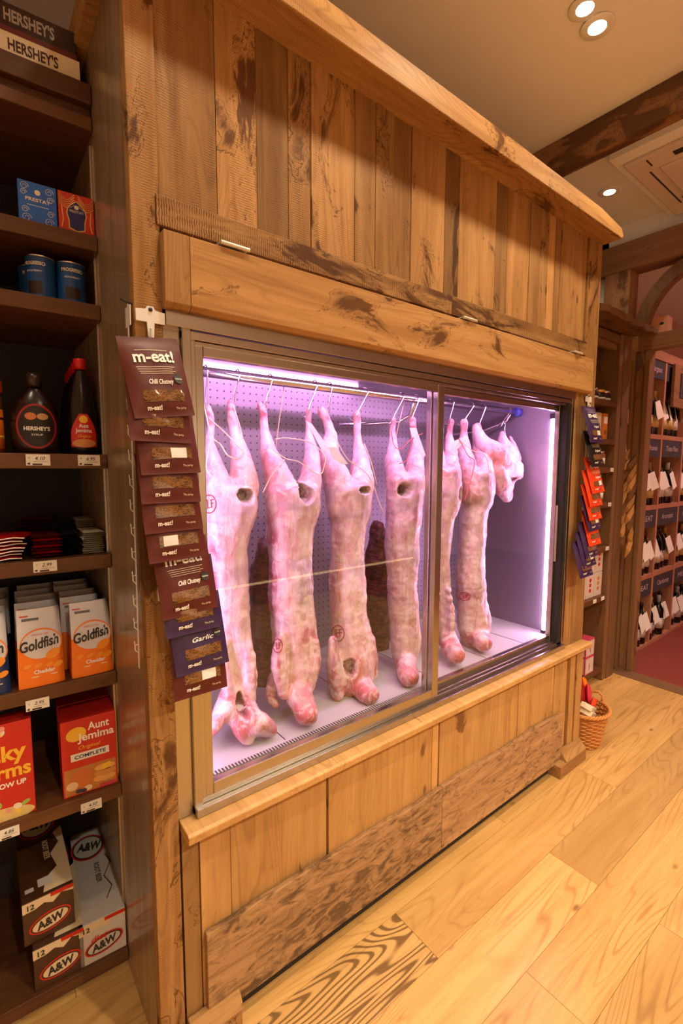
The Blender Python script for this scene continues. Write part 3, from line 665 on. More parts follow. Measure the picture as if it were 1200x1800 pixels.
c6 = carcass('sixth lamb carcass, right of the mullion, with an orange-brown shoulder',
  [(835, 806, 870), (870, 808, 870), (900, 806, 861), (940, 802, 857), (985, 798, 856), (1035, 797, 856), (1080, 799, 862), (1112, 802, 861), (1130, 812, 856)],
  [[(815, 742, yr, 7), (815, 765, yr, 8), (816, 790, .265, 13), (820, 830, .235, 20), (828, 870, .215, 25)], [(838, 750, yr, 9), (842, 790, .27, 12), (848, 815, .245, 17), (850, 845, .22, 21), (842, 880, .215, 25)],
   [(840, 1115, .19, 20), (846, 1125, .15, 18), (850, 1130, .12, 17)]],
  [(816, 1128, 6, 5, .02)],
  [(852, 838, .2, 22, 18, ORG, 1), (818, 870, .2, 16, 26, (.5, .2, .12), .7), (857, 1138, .1, 14, 10, RED, .8), (820, 1045, .2, 14, 12, RED, .7), (828, 812, .2, 18, 16, (.35, .3, .4), .7), (838, 1010, .2, 18, 60, (.5, .34, .34), .6)],
  stamps=[(817, 1048, 9, 7)], twines=[([(806, 770, .17), (822, 800, .15), (834, 812, .15), (825, 850, .14), (816, 880, .14)], TWINER)])
c7 = carcass('pink butchered meat joint hanging at the right end of the rail', [(795, 842, 880), (815, 850, 905), (832, 858, 916), (845, 862, 912), (858, 868, 908)],
  [[(836, 752, yr, 9), (843, 772, .27, 14), (856, 792, .25, 22), (876, 808, .24, 27), (896, 824, .24, 23), (912, 836, .24, 9)], [(868, 828, .235, 20), (880, 850, .23, 20), (888, 868, .235, 14), (892, 877, .24, 8)], [(882, 762, yr, 6), (884, 780, .275, 12), (893, 796, .26, 17), (903, 812, .25, 13)], [(897, 768, yr, 5), (903, 785, .275, 7), (910, 806, .26, 7)]],
  [(905, 842, 16, 5, .03)],
  [(870, 808, .2, 50, 26, (.72, .26, .26), .8), (885, 865, .2, 30, 16, RED, .7), (890, 842, .2, 30, 7, (.5, .3, .3), .6)], Yb=.26, name='meat_joint', cat='meat joint', group=None, depth=.6)
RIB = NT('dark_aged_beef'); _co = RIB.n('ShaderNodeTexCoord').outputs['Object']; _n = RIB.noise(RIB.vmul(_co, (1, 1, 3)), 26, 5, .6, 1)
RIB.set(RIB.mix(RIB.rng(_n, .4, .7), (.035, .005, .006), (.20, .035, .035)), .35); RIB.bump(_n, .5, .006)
for lab, rows in (('dark aged beef side hanging behind the third and fourth lamb carcasses', [(930, 650, 680), (1000, 640, 690), (1100, 640, 690), (1190, 650, 684)]), ('dark aged beef side hanging behind the first and second lamb carcasses', [(960, 450, 480), (1010, 440, 486), (1100, 440, 488), (1200, 446, 484)])):
    E = []
    for (v, a, c) in along(rows, 8):
        m = at((a + c) / 2, v, .45); r = px2r((c - a) / 2, m); E.append((m, (r, r, .04)))
    top = at((rows[0][1] + rows[0][2]) / 2, rows[0][0], .45); pass
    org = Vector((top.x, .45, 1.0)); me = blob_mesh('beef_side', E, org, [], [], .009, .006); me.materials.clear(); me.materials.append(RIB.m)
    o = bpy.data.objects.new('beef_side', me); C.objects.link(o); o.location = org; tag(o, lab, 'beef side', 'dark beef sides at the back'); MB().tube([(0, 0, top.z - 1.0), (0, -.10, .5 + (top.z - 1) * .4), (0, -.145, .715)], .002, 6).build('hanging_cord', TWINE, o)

# S hooks over the rail
def hook(u_top, u_bot, v_bot, label, y2=None):
    px = at(u_top, 690, .285); q = at(u_bot, v_bot, .275); x = px.x; z = 1.722
    t = thing('meat_hook', label, 'hook', (x, .285, z), group='steel hooks over the rail')
    P = []
    for a in range(-70, 200, 18): P.append((math.sin(math.radians(a)) * .0 + (.004 * a / 180), -math.cos(math.radians(a)) * 0 + -math.sin(math.radians(a - 90)) * 0, 0))
    P = [(0, .0185 * math.cos(math.radians(a)), .0185 * math.sin(math.radians(a))) for a in range(-20, 200, 20)]
    dx = q.x - x; dz = q.z - z
    P += [(dx * .3, -.016, dz * .3), (dx * .75, -.008, dz * .75), (dx, -.012, dz)]
    P += [(dx + .002, -.006 + .014 - .016 * math.cos(math.radians(a)), dz - .014 * math.sin(math.radians(a))) for a in range(30, 200, 30)]
    MB().tube(P, .0024, 7).build('hook_wire', CHROME, t, smooth=True)
for i, (a, b_, v, lab) in enumerate([(361, 362, 712, 'steel hook nearest the left door frame'), (417, 410, 704, 'steel hook through the right leg of the leftmost lamb'), (474, 466, 714, 'steel hook in the left leg of the second lamb'), (552, 541, 725, 'slanted steel hook in the right leg of the second lamb'), (578, 578, 722, 'straight steel hook in the left leg of the third lamb'), (641, 626, 732, 'slanted steel hook in the right leg of the third lamb'), (704, 690, 738, 'steel hook in the left leg of the fourth lamb'), (731, 724, 738, 'steel hook in the right leg of the fourth lamb'), (792, 791, 740, 'steel hook just right of the mullion'), (827, 815, 742, 'steel hook in the left leg of the sixth lamb'), (848, 842, 750, 'steel hook where the sixth lamb meets the pink joint'), (893, 882, 745, 'steel hook nearest the blue rail end cap')]):
    hook(a, b_, v, lab)
t = thing('meat_hook', 'small second hook carrying the pink joint below the last rail hook', 'hook', at(886, 748, .28), group='steel hooks over the rail')
MB().tube([(0, 0, .012), (.01, 0, .004), (.004, 0, -.012), (0, -.004, -.03), (.006, -.004, -.045), (.014, -.004, -.034)], .002, 6).build('hook_wire', CHROME, t, smooth=True)


# ================================================================== LEFT SHELVING (turned a little from the cabinet)
TH = -.06; SO = Vector((-.0015, .30, 0)); SR = Matrix.Rotation(TH, 3, 'Z')
def W(x, y, z): return SO + SR @ Vector((x, y, z))
su = thing('shelving_unit', 'dark brown wooden shelving stocked with groceries left of the meat cabinet', 'shelving unit', SO, TH)
ZS = [2.0233, 1.8566, 1.4811, 1.2176, .8939, .5653, .060]
for k, z in enumerate(ZS): MB().box(-.95, 0, 0, .40, z - .037, z, 'x', (.9 + .1 * (k % 3), .1, .1)).build('shelf', SHELF, su, bevel=.002)
MB().box(-.95, 0, .401, .43, 0, 2.33, 'z', (.6, .1, .1)).build('back_panel', DARKIN, su)
MB().box(-.98, -.951, 0, .43, 0, 2.40, 'z', (.8, .1, .1)).build('side_panel', SHELF, su)
b = MB().box(-.98, 0, .0, .43, 2.27, 2.30, 'x', (1, .1, .1)).box(-.98, 0, .012, .43, 2.30, 2.325, 'x', (.8, .1, .1)).box(-.98, 0, -.006, .43, 2.325, 2.372, 'x', (.75, .5, .1)); b.build('header', SHELF, su, bevel=.003)
b = MB().box(-.006, -.001, .03, .034, .1, 2.25); b.build('shelf_track', STEELZ, su)
def sit(name, label, cat, x, y, z, rz=0, group=None): return thing(name, label, cat, W(x, y, z + .0006), TH + rz, group)
def carton(t, w_, d, h, mat, name='box_body', bevel=.0015): return MB().box(-w_ / 2, w_ / 2, 0, d, 0, h).build(name, mat, t, bevel=bevel)
# chocolate cartons on the top
DKBROWN = c_(42, 16, 14, 'chocolate_brown'); SILV = c_(170, 165, 165, 'silver_print', .3); BROWNT = c_(60, 25, 18, 'brown_text')
t = sit('chocolate_carton', 'white chocolate bar carton with brown letters under the dark one on top of the shelving', 'carton', -.17, .012, 2.372, .0); carton(t, .30, .14, .052, CREAM)
text("HERSHEY'S", .033, .055, .016, 0, BROWNT, t, bold=.03, width=.098); decal(rect(-.15, .15, .006, .0085), 0, BROWNT, t, 'stripe')
t = sit('chocolate_carton', 'dark brown chocolate bar carton lying on the white one above the shelving', 'carton', -.175, .014, 2.4246, .0); carton(t, .30, .14, .062, DKBROWN)
text("HERSHEY'S", .036, .055, .024, 0, SILV, t, bold=.03, width=.098); decal(rect(-.15, .15, .0, .012), 0, c_(95, 30, 20, 'maroon_band'), t, 'stripe')
# two small chocolate boxes
BL = c_(30, 95, 190, 'bright_blue'); RB = c_(190, 45, 20, 'curtain_red'); NAVY = c_(30, 30, 95, 'navy_print'); PALEB = c_(190, 200, 215, 'pale_blue_print')
t = sit('chocolate_box', 'small bright blue truffle box with pale scrolls standing on the second shelf', 'chocolate box', -.122, .02, 2.0233); carton(t, .078, .04, .095, BL)
text('PRESTAT', .011, 0, .052, 0, CREAM, t, bold=.02, width=.05)
for x, z, r in ((-.026, .082, .009), (-.028, .068, .007), (.024, .080, .009), (.026, .062, .008), (-.026, .030, .008), (.026, .030, .008), (-.024, .012, .010), (.022, .011, .010)):
    MB().tube([(x + r * (1 - k / 26) * math.cos(k * .5), -.0006, z + r * (1 - k / 26) * math.sin(k * .5)) for k in range(20)], .0008, 5).build('scroll', PALEB, t)
decal(ell(0, .073, .006, .006), 0, CREAM, t, 'crest'); decal(rect(-.022, .022, .042, .0435), 0, PALEB, t, 'small_print')
t = sit('chocolate_box', 'small red and gold truffle box with a navy shield on the second shelf', 'chocolate box', -.041, .02, 2.0233); carton(t, .078, .04, .095, RB)
for s_ in (-1, 1):
    for k in range(5): MB().tube([(s_ * (.004 + .034 * q / 8), -.0006, .092 - .006 * k - .016 * math.sin(PI * q / 8) * (1 - k * .1) + .0 * q) for q in range(9)], .0007, 5).build('swag', GOLD, t)
    MB().tube([(s_ * .032, -.0006, .060), (s_ * .029, -.0006, .03), (s_ * .033, -.0006, .010)], .0012, 5).build('tassel', GOLD, t)
sh = [(-.018, .058), (-.010, .068), (0, .076), (.010, .068), (.018, .058), (.020, .046), (.016, .03), (.016, .014), (0, .008), (-.016, .014), (-.016, .03), (-.020, .046)]
decal([(p[0] * 1.12, .042 + (p[1] - .042) * 1.08) for p in sh], 0, GOLD, t, 'shield_border'); decal(sh, 0, NAVY, t, 'shield', th=.0009)
text('PRESTAT', .008, 0, .050, 0, CREAM, t, width=.03, th=.0013); decal(ell(0, .063, .005, .005), 0, CREAM, t, 'crest', th=.0013)
# cans
CANB = c_(20, 70, 130, 'can_blue', .35)
def can(x, y, label, rz=0):
    t = sit('soup_can', label, 'can', x, y, 1.8566, rz, 'blue soup cans')
    MB().lathe([(.031, 0), (.033, .002), (.033, .004), (.0325, .006), (.0325, .098), (.033, .100), (.033, .102), (.031, .103), (.030, .101)], n=28).build('can_body', CANB, t, smooth=True)
    MB().lathe([(.0326, 0), (.0326, .003)], n=28).build('rim', CHROME, t, smooth=True); MB().lathe([(.0334, .099), (.0334, .1025)], n=28).build('rim', CHROME, t, smooth=True)
    f = lambda X, Z: -math.sqrt(max(1e-6, .0327 ** 2 - X * X))
    text('PROGRESSO', .011, 0, .078, 0, CREAM, t, bold=.02, width=.046, fn=f); text('RICH & HEARTY', .006, 0, .062, 0, WHITEINK, t, width=.034, fn=f)
    patch(-.016, .016, .012, .04, f, c_(40, 25, 20, 'can_bowl'), t, 'picture'); return t
can(-.056, .06, 'blue soup can nearest the cabinet side on the third shelf'); can(-.122, .06, 'blue soup can in the middle of three on the third shelf', -.5); can(-.135, .14, 'blue soup can standing behind the other two')
# syrup bottles
SYR = c_(34, 14, 12, 'chocolate_syrup_plastic', .25); SYR2 = c_(18, 10, 10, 'dark_syrup', .22); CAPR = c_(200, 20, 15, 'red_cap', .35); CAPD = c_(45, 30, 28, 'dark_cap', .3)
t = sit('syrup_bottle', 'oval brown chocolate syrup bottle with a red ringed label', 'syrup bottle', -.150, .055, 1.4811)
MB().lathe([(.042, 0), (.048, .006), (.051, .03), (.053, .07), (.050, .10), (.040, .128), (.024, .148), (.0155, .158), (.0155, .165)], n=28, sy=.62).build('bottle_body', SYR, t, smooth=True)
MB().lathe([(.017, .165), (.0175, .19), (.013, .197), (.010, .199)], n=20).build('cap', CAPD, t, smooth=True)
f = lambda X, Z: -.62 * math.sqrt(max(1e-6, .0525 ** 2 - X * X)) - .0008
def bent(pts_r, mat, par, name, th): # oval patch bent over the bottle
    cx, cz, rx, rz = pts_r; b = MB(); ctr = (cx, f(cx, cz) - th, cz); P = [ctr]; F = []
    for r_ in (.33, .66, 1): P += [(cx + rx * r_ * math.cos(2 * PI * k / 28), f(cx + rx * r_ * math.cos(2 * PI * k / 28), 0) - th, cz + rz * r_ * math.sin(2 * PI * k / 28)) for k in range(28)]
    for k in range(28):
        F.append((0, 1 + k, 1 + (k + 1) % 28))
        for q in (0, 1): F.append((1 + q * 28 + k, 1 + (q + 1) * 28 + k, 1 + (q + 1) * 28 + (k + 1) % 28, 1 + q * 28 + (k + 1) % 28))
    b.solid(P, F); return b.build(name, mat, par, smooth=True)
bent((0, .066, .0425, .055), c_(150, 25, 30, 'label_red'), t, 'label_ring', .0004); bent((0, .066, .0385, .050), c_(25, 16, 16, 'label_black'), t, 'label', .0009)
text("HERSHEY'S", .013, 0, .056, 0, WHITEINK, t, bold=.03, width=.055, fn=f, th=.0016); text('SYRUP', .007, 0, .043, 0, WHITEINK, t, width=.024, fn=f, th=.0016)
bent((-.012, .090, .012, .009), c_(200, 120, 70, 'fruit_print'), t, 'picture', .0014); bent((.013, .090, .012, .008), c_(190, 150, 100, 'cream_fruit_print'), t, 'picture', .0014)
for k in range(5):
    t = sit('pancake_syrup_bottle', ['front pancake syrup bottle with red cap, beside the cabinet side', 'pancake syrup bottle second in the row, only its red cap showing', 'pancake syrup bottle third in the row of red caps', 'pancake syrup bottle fourth in the row of red caps', 'rearmost pancake syrup bottle of the row'][k], 'syrup bottle', -.047 - .0 * k, .055 + .062 * k, 1.4811, 0, 'pancake syrup bottles one behind another')
    MB().lathe([(.030, 0), (.035, .006), (.036, .04), (.033, .09), (.032, .12), (.026, .16), (.018, .20), (.0125, .213), (.0125, .222)], n=26, sy=.72).build('bottle_body', SYR2, t, smooth=True)
    MB().lathe([(.0145, .219), (.015, .244), (.013, .246)], n=20).build('cap', CAPR, t, smooth=True)
    if k == 0:
        f2 = lambda X, Z: -.72 * math.sqrt(max(1e-6, .0368 ** 2 - X * X)) - .0006
        b = MB(); n = 10
        def lab(s_, q): 
            z = .018 + .085 * q; wv = .029 if q < .35 else .029 * math.cos((q - .35) / .65 * 1.25)
            x = -wv + 2 * wv * s_; return (x, f2(x, z) - .0004, z)
        b.grid(lab, 10, 12); b.build('label', REDM, t, smooth=True)
        fo = f; f = f2; bent((0, .028, .027, .011), c_(210, 140, 80, 'pancake_print'), t, 'picture', .0012); bent((0, .089, .010, .010), YELLOW, t, 'picture', .0012); f = fo
        text('Aunt', .014, 0, .068, 0, WHITEINK, t, bold=.02, fn=f2, th=.0014, width=.022); text('Jemima', .014, 0, .056, 0, WHITEINK, t, bold=.02, fn=f2, th=.0014, width=.038); text('Original', .010, 0, .043, 0, YELLOW, t, italic=.3, fn=f2, th=.0014, width=.03)
t = sit('peanut_butter_jar', 'orange and brown banded peanut butter jar cut by the left edge of the photo', 'jar', -.262, .07, 1.4811)
MB().lathe([(.040, 0), (.045, .004), (.045, .135), (.040, .145)], n=28).build('jar_body', c_(120, 60, 25, 'peanut_butter', .35), t, smooth=True)
MB().lathe([(.0455, .01), (.0455, .105)], n=28).build('label', ORANGE, t, smooth=True); MB().lathe([(.0458, .035), (.0458, .042)], n=28).build('stripe', YELLOW, t, smooth=True); MB().lathe([(.0458, .08), (.0458, .086)], n=28).build('stripe', BROWNT, t, smooth=True)
MB().lathe([(.046, .146), (.047, .150), (.047, .172), (.044, .176)], n=28).build('lid', c_(190, 70, 15, 'orange_lid'), t, smooth=True)
f3 = lambda X, Z: -math.sqrt(max(1e-6, .0460 ** 2 - X * X)); text("REESE'S", .022, 0, .055, 0, YELLOW, t, bold=.02, italic=.2, width=.07, fn=f3)
# price tickets on the shelf edges
def ticket(x, z, price, label):
    t = thing('price_ticket', label, 'price ticket', W(x, -.0016, z), TH, 'white price tickets on the shelf edges')
    MB().box(-.025, .025, -.001, .001, -.0135, .0135).build('card', PAPER, t); text('£', .007, -.018, .003, -.001, BLACKINK, t); text(price, .012, .003, .000, -.001, BLACKINK, t, italic=.25, bold=.01)
    decal([(-.024, -.009), (-.017, -.0125), (-.017, -.0055)], -.001, BLACKINK, t, 'arrow'); decal(rect(-.012, .008, -.0125, -.0085), -.001, BROWNT, t, 'print_line'); decal(rect(-.01, .02, -.0048, -.004), -.001, BLACKINK, t, 'print_line')
for a in ((-.152, 1.4650, '4.10', 'price ticket reading 4.10 under the oval chocolate syrup bottle'), (-.042, 1.4650, '6.95', 'price ticket reading 6.95 under the pancake syrup bottles'), (-.150, 1.2020, '2.99', 'price ticket reading 2.99 under the stacked sweet packets'), (-.183, .8535, '2.95', 'price ticket reading 2.95 under the cracker bags'), (-.076, .5340, '4.50', 'price ticket reading 4.50 under the red pancake mix box'), (-.262, .5400, '4.85', 'price ticket reading 4.85 under the cereal box, at the left edge')): ticket(*a)
# flat sweet packets
PKR = c_(165, 15, 20, 'packet_red', .28); PKD = c_(70, 8, 12, 'packet_dark_red', .3); PKK = c_(22, 16, 18, 'packet_black', .3); PKW = c_(190, 185, 165, 'packet_white', .4)
def packet(x, y, z, rz, w_, d, h, mat, label, group, stripe=None):
    t = sit('sweet_packet', label, 'sweet packet', x, y, z, rz, group); b = MB()
    def top(s_, q): e = min(s_, 1 - s_, .2) / .2; g = min(q, 1 - q, .16) / .16; return (-w_ / 2 + w_ * s_, d * q, h * .5 + h * .5 * (e * g) ** .5)
    def bot(s_, q): e = min(s_, 1 - s_, .2) / .2; g = min(q, 1 - q, .16) / .16; return (w_ / 2 - w_ * s_, d * q, h * .5 - h * .5 * (e * g) ** .5)
    b.grid(top, 8, 8).grid(bot, 8, 8); b.build('wrapper', mat, t, smooth=True)
    if stripe: MB().tube([(-w_ / 2, .0, h * .45), (-w_ / 4, -.001, h * .75), (0, -.001, h * .4), (w_ / 4, -.001, h * .7), (w_ / 2, .0, h * .5)], .0014, 5).build('white_stripe', stripe, t)
zt = 1.2176
for k in range(7): packet(-.235 + random.uniform(-.012, .012), .02 + random.uniform(-.01, .01), zt + k * .0085, random.uniform(-.25, .25), .095, .12, .0105, PKR, 'red sweet packet with a white zigzag in the left front stack', 'red sweet packets, left front stack', WHITEINK)
for k in range(7): packet(-.142 + random.uniform(-.004, .004), .025, zt + k * .0082, random.uniform(-.08, .08), .065, .12, .0098, PKR if k % 2 else PKD, 'red sweet packet in the neat second stack from the left', 'red sweet packets, second stack')
for k in range(8): packet(-.090 + random.uniform(-.003, .003), .03, zt + k * .0072, random.uniform(-.05, .05), .045, .12, .0085, PKK, 'black sweet packet in the stack beside the thin white packets', 'black sweet packets')
for k in range(11): packet(-.036 + random.uniform(-.002, .002), .03, zt + k * .0054, random.uniform(-.07, .07), .050, .13, .0046, PKW, 'thin white packet in the front right stack', 'thin white packets, front stack')
for k in range(13): packet(-.036 + random.uniform(-.002, .002), .19, zt + k * .0058, random.uniform(-.05, .05), .050, .13, .0068, PKW if k > 8 else PKK, 'thin packet in the stack behind the white packets', 'thin packets, rear stack')
for k in range(10): packet(-.16 + random.uniform(-.006, .006), .19, zt + k * .0085, random.uniform(-.2, .2), .08, .12, .0105, PKD, 'dark red sweet packet in the rear stack', 'dark red sweet packets at the back')
# cracker bags
GREYW = c_(205, 205, 215, 'bag_white', .45); NAVYB = c_(20, 45, 95, 'bag_navy', .4); CRK = c_(235, 150, 50, 'cracker')
def cracker_bag(x, y, label, base, full=True, rz=0, word='Cheddar', group='cheddar cracker bags'):
    t = sit('cracker_bag', label, 'cracker bag', x, y, .8939, rz, group); w0, d0, h0 = .100, .055, .195
    def prof(z): q = z / h0; return (w0 / 2 * (1 - .08 * q), d0 * (1 - max(0, (q - .55) / .45) ** 1.3 * .92))
    fy = lambda X, Z: (.5 * (d0 - prof(Z)[1])) - .004 * math.cos(min(1, abs(X) / .05) * PI / 2)
    b = MB(); n = 14
    for mi, z0, z1 in ((0, 0, .105), (1, .105, h0)):
        def sh_(s_, q, z0=z0, z1=z1):
            z = z0 + (z1 - z0) * q; hw, dd = prof(z); yo = .5 * (d0 - dd); a = s_ * 4
            if a <= 1: x_ = -hw + 2 * hw * a; return (x_, fy(x_, z) if 0 < a < 1 else yo, z)
            if a <= 2: return (hw - .006 * math.sin((a - 1) * PI) * (z / h0), yo + dd * (a - 1), z)
            if a <= 3: return (hw - 2 * hw * (a - 2), yo + dd, z)
            return (-hw + .006 * math.sin((a - 3) * PI) * (z / h0), yo + dd * (4 - a), z)
        b.grid(sh_, 24, 8, mi)
    hw, dd = prof(h0); b.box(-hw, hw, .5 * (d0 - dd), .5 * (d0 + dd), h0 - .001, h0, mi=1)
    b.build('bag_body', [base, GREYW], t, smooth=True)
    decal(rect(-.04, -.022, .178, .181), 0, REDM, t, 'small_print', fn=fy, th=.001); decal(rect(-.036, .0, .168, .174), 0, c_(90, 90, 95, 'grey_print'), t, 'small_print', fn=fy, th=.001)
    if not full: return t
    def ring(rx, rz_, mat, nm, th):
        b = MB(); P = [(0, fy(0, .105) - th, .105)]; F = []
        for r_ in (.5, 1): P += [(.002 + rx * r_ * math.cos(2 * PI * k / 32), fy(rx * r_ * math.cos(2 * PI * k / 32), .105 + rz_ * r_ * math.sin(2 * PI * k / 32)) - th, .108 + rz_ * r_ * math.sin(2 * PI * k / 32)) for k in range(32)]
        for k in range(32): F.append((0, 1 + k, 1 + (k + 1) % 32)); F.append((1 + k, 33 + k, 33 + (k + 1) % 32, 1 + (k + 1) % 32))
        b.solid(P, F); b.build(nm, mat, t, smooth=True)
    ring(.0455, .040, ORANGE, 'oval_border', .0006); ring(.043, .036, GREYW, 'oval', .0014)
    text('Goldfish', .036, -.002, .099, 0, BLACKINK, t, bold=.03, italic=.25, width=.084, fn=fy, th=.0026, rotd=8); text('PEPPERIDGE FARM', .007, 0, .131, 0, REDM, t, width=.036, fn=fy, th=.0022)
    text(word, .014, .006, .034, 0, WHITEINK, t, bold=.03, width=.046, fn=fy, th=.0016); decal(rect(-.022, .034, .025, .0275), 0, CREAM, t, 'small_print', fn=fy, th=.001)
    for (cx, cz, r_) in ((.026, .080, .014), (-.03, .056, .007), (-.006, .055, .007), (.018, .053, .007), (.036, .05, .009)): decal(ell(cx, cz, r_ * 1.25, r_ * .8, rot=.5), 0, CRK, t, 'cracker_picture', fn=fy, th=.002)
    return t
cracker_bag(-.054, .012, 'front orange and white cheddar cracker bag nearest the cabinet', ORANGE, rz=.05)
cracker_bag(-.170, .012, 'front orange and white cheddar cracker bag beside the blue one', ORANGE, rz=.02)
cracker_bag(-.285, .012, 'front blue and white cracker bag cut by the left edge of the photo', NAVYB, word='Saltine')
for c0, cx, base in ((0, -.062, ORANGE), (1, -.168, ORANGE), (2, -.280, NAVYB)):
    for k in range(1, 5): cracker_bag(cx - .006 * (k % 2) - (.003 * k if c0 == 0 else 0), .012 + .074 * k, ['cracker bag in the row behind the front bag nearest the cabinet', 'cracker bag in the row behind the middle front bag', 'cracker bag in the row behind the blue front bag'][c0], base, False, group='cracker bags in the rows behind')
# cereal and pancake boxes
t = sit('cereal_box', 'red marshmallow cereal box with yellow letters at the left edge of the photo', 'cereal box', -.292, .012, .5653, .0); carton(t, .185, .06, .250, REDM)
text('Lucky', .055, .012, .155, 0, YELLOW, t, bold=.03, width=.13); text('Charms', .050, .012, .110, 0, YELLOW, t, bold=.03, width=.15); text('MARSHMALLOW UP', .018, .0, .085, 0, WHITEINK, t, bold=.03, width=.15)
random.seed(3)
for k in range(34):
    x, z = random.uniform(-.085, .085), random.choice([random.uniform(.01, .07), random.uniform(.19, .24), random.uniform(.01, .24)])
    if .07 < z < .19 and x < .068: continue
    decal(ell(x, z, random.uniform(.006, .011), random.uniform(.005, .008), 14, random.uniform(0, 3)), 0, random.choice([c_(110, 150, 200, 'marsh_blue'), c_(150, 190, 90, 'marsh_green'), c_(225, 150, 150, 'marsh_pink'), c_(235, 200, 90, 'marsh_yellow'), c_(230, 220, 200, 'marsh_white')]), t, 'marshmallow_picture', th=.0006 + k * .00002)
decal(ell(0, .012, .09, .022), 0, c_(215, 190, 120, 'oat_print'), t, 'oat_picture', th=.0005)
for y, lab in ((.014, 'red pancake mix box with white letters, front of two'), (.122, 'red pancake mix box standing behind the front one')):
    t = sit('pancake_mix_box', lab, 'pancake mix box', -.072, y, .5653, -.02, 'pancake mix boxes'); carton(t, .132, .10, .212, REDM)
    if y < .1:
        decal(ell(-.030, .172, .024, .019, rot=.2), 0, YELLOW, t, 'oval_picture'); text('Aunt', .030, .024, .176, 0, WHITEINK, t, bold=.02, width=.052); text('Jemima', .030, .018, .150, 0, WHITEINK, t, bold=.02, width=.088)
        text('Original', .015, -.002, .127, 0, YELLOW, t, italic=.3, width=.052); decal(rect(-.045, .047, .098, .118), 0, PAPER, t, 'banner'); text('COMPLETE', .014, .001, .103, 0, NAVY, t, bold=.02, width=.075, th=.001)
        decal(rect(-.062, .062, .004, .078), 0, c_(185, 120, 60, 'pancake_photo'), t, 'pancake_picture')
        for cx, cz, rx, rz_, col in ((.035, .060, .026, .010, (225, 165, 90)), (.035, .045, .027, .010, (205, 140, 70)), (.033, .030, .028, .010, (220, 160, 90)), (-.02, .045, .026, .026, (200, 110, 50)), (-.045, .030, .014, .012, (220, 190, 150)), (-.030, .012, .008, .006, (50, 50, 90)), (-.018, .010, .007, .006, (50, 50, 90)), (-.008, .014, .01, .008, (225, 200, 160))): decal(ell(cx, cz, rx, rz_), 0, c_(*col, 'pk%d_%d' % (col[0], col[2])), t, 'pancake_picture', th=.0010 + abs(cx) * .002)
        decal([(.026, .052), (.05, .056), (.048, .072), (.028, .068)], 0, YELLOW, t, 'yellow_flash', th=.0016); decal(rect(.02, .06, .004, .014), 0, c_(190, 60, 70, 'pink_print'), t, 'small_print', th=.0014)
# root beer cases
BRN = c_(70, 42, 22, 'case_brown', .4); TAN = c_(215, 195, 160, 'case_cream', .45); SLV = c_(195, 190, 185, 'case_silver', .4)
def case(x, y, z, label, base, diet=False, rz=0):
    t = sit('drink_case', label, 'drinks case', x, y, z, rz); w_, d, h = .118, .395, .122; carton(t, w_, d, h, base)
    decal([(-w_ / 2, h - .002), (-w_ / 2, h - .03), (-.03, h - .028), (-.01, h - .02), (.01, h - .03), (.03, h - .012), (w_ / 2, h - .02), (w_ / 2, h - .002)], 0, TAN, t, 'foam_band')
    decal([(.005, h - .001), (w_ / 2, h - .001), (w_ / 2, h - .012), (.005, h - .012)], 0, c_(190, 35, 20, 'case_red'), t, 'red_flash', th=.0009); text('12', .020, -.042, h - .024, 0, BLACKINK, t, bold=.03, th=.0012)
    for rx, rz_, col, th in ((.050, .027, REDM if not diet else REDM, .001), (.046, .023, BRN if not diet else BRN, .0014), (.042, .019, TAN if not diet else SLV, .0018)): decal(ell(.002, .045, rx, rz_, rot=.18), 0, col, t, 'oval_logo', th=th)
    text('A&W', .032, .002, .034, 0, BLACKINK, t, bold=.04, italic=.15, width=.066, th=.0022, rotd=8)
    if diet: text('diet', .024, -.012, .062, 0, REDM, t, bold=.02, italic=.2, width=.04, th=.0024)
    # print on the top: matrix lays the x-z drawing plane on the lid
    MM = Matrix(((1, 0, 0, 0), (0, 0, 1, 0), (0, -1, 0, h), (0, 0, 0, 1)))
    def T(pts): return pts
    if not diet: decal([(-.01, .01), (w_ / 2, .01), (w_ / 2, .26), (.035, .24), (.045, .19), (.02, .15), (.03, .09), (.0, .06)], 0, TAN, t, 'foam_band', M=MM)
    else: MB().tube([(.02, .06, h + .0004), (.04, .10, h + .0004), (.025, .15, h + .0004), (.05, .2, h + .0004), (.04, .24, h + .0004)], .0016, 5).build('foam_edge', BRN, t)
    for rx, rz_, col, th in ((.050, .058, REDM, .0008), (.045, .052, BLACKINK, .0012), (.041, .047, TAN if not diet else SLV, .0016)): decal(ell(-.003, .30, rx, rz_), 0, col, t, 'oval_logo', M=MM, th=th)
    text('A&W', .05, -.003, .285, 0, BLACKINK, t, bold=.04, width=.07, M=MM, th=.0022, rotd=-15)
    text('ROOT BEER', .020, .004, .175, 0, BLACKINK if diet else TAN, t, bold=.02, width=.085, M=MM, rotd=-90, th=.001)
    decal(rect(-.02, .015, .035, .065), 0, SLV, t, 'panel_print', M=MM, th=.0012); decal(rect(-.05, -.03, .03, .045), 0, SLV, t, 'panel_print', M=MM, th=.0012)
    return t
case(-.168, .012, .060, 'brown root beer case at the bottom of the stack of two', BRN); case(-.185, .035, .1835, 'brown root beer case on top of the other', BRN, rz=.05)
case(-.062, .012, .060, 'silver diet root beer case beside the cabinet side', SLV, True)

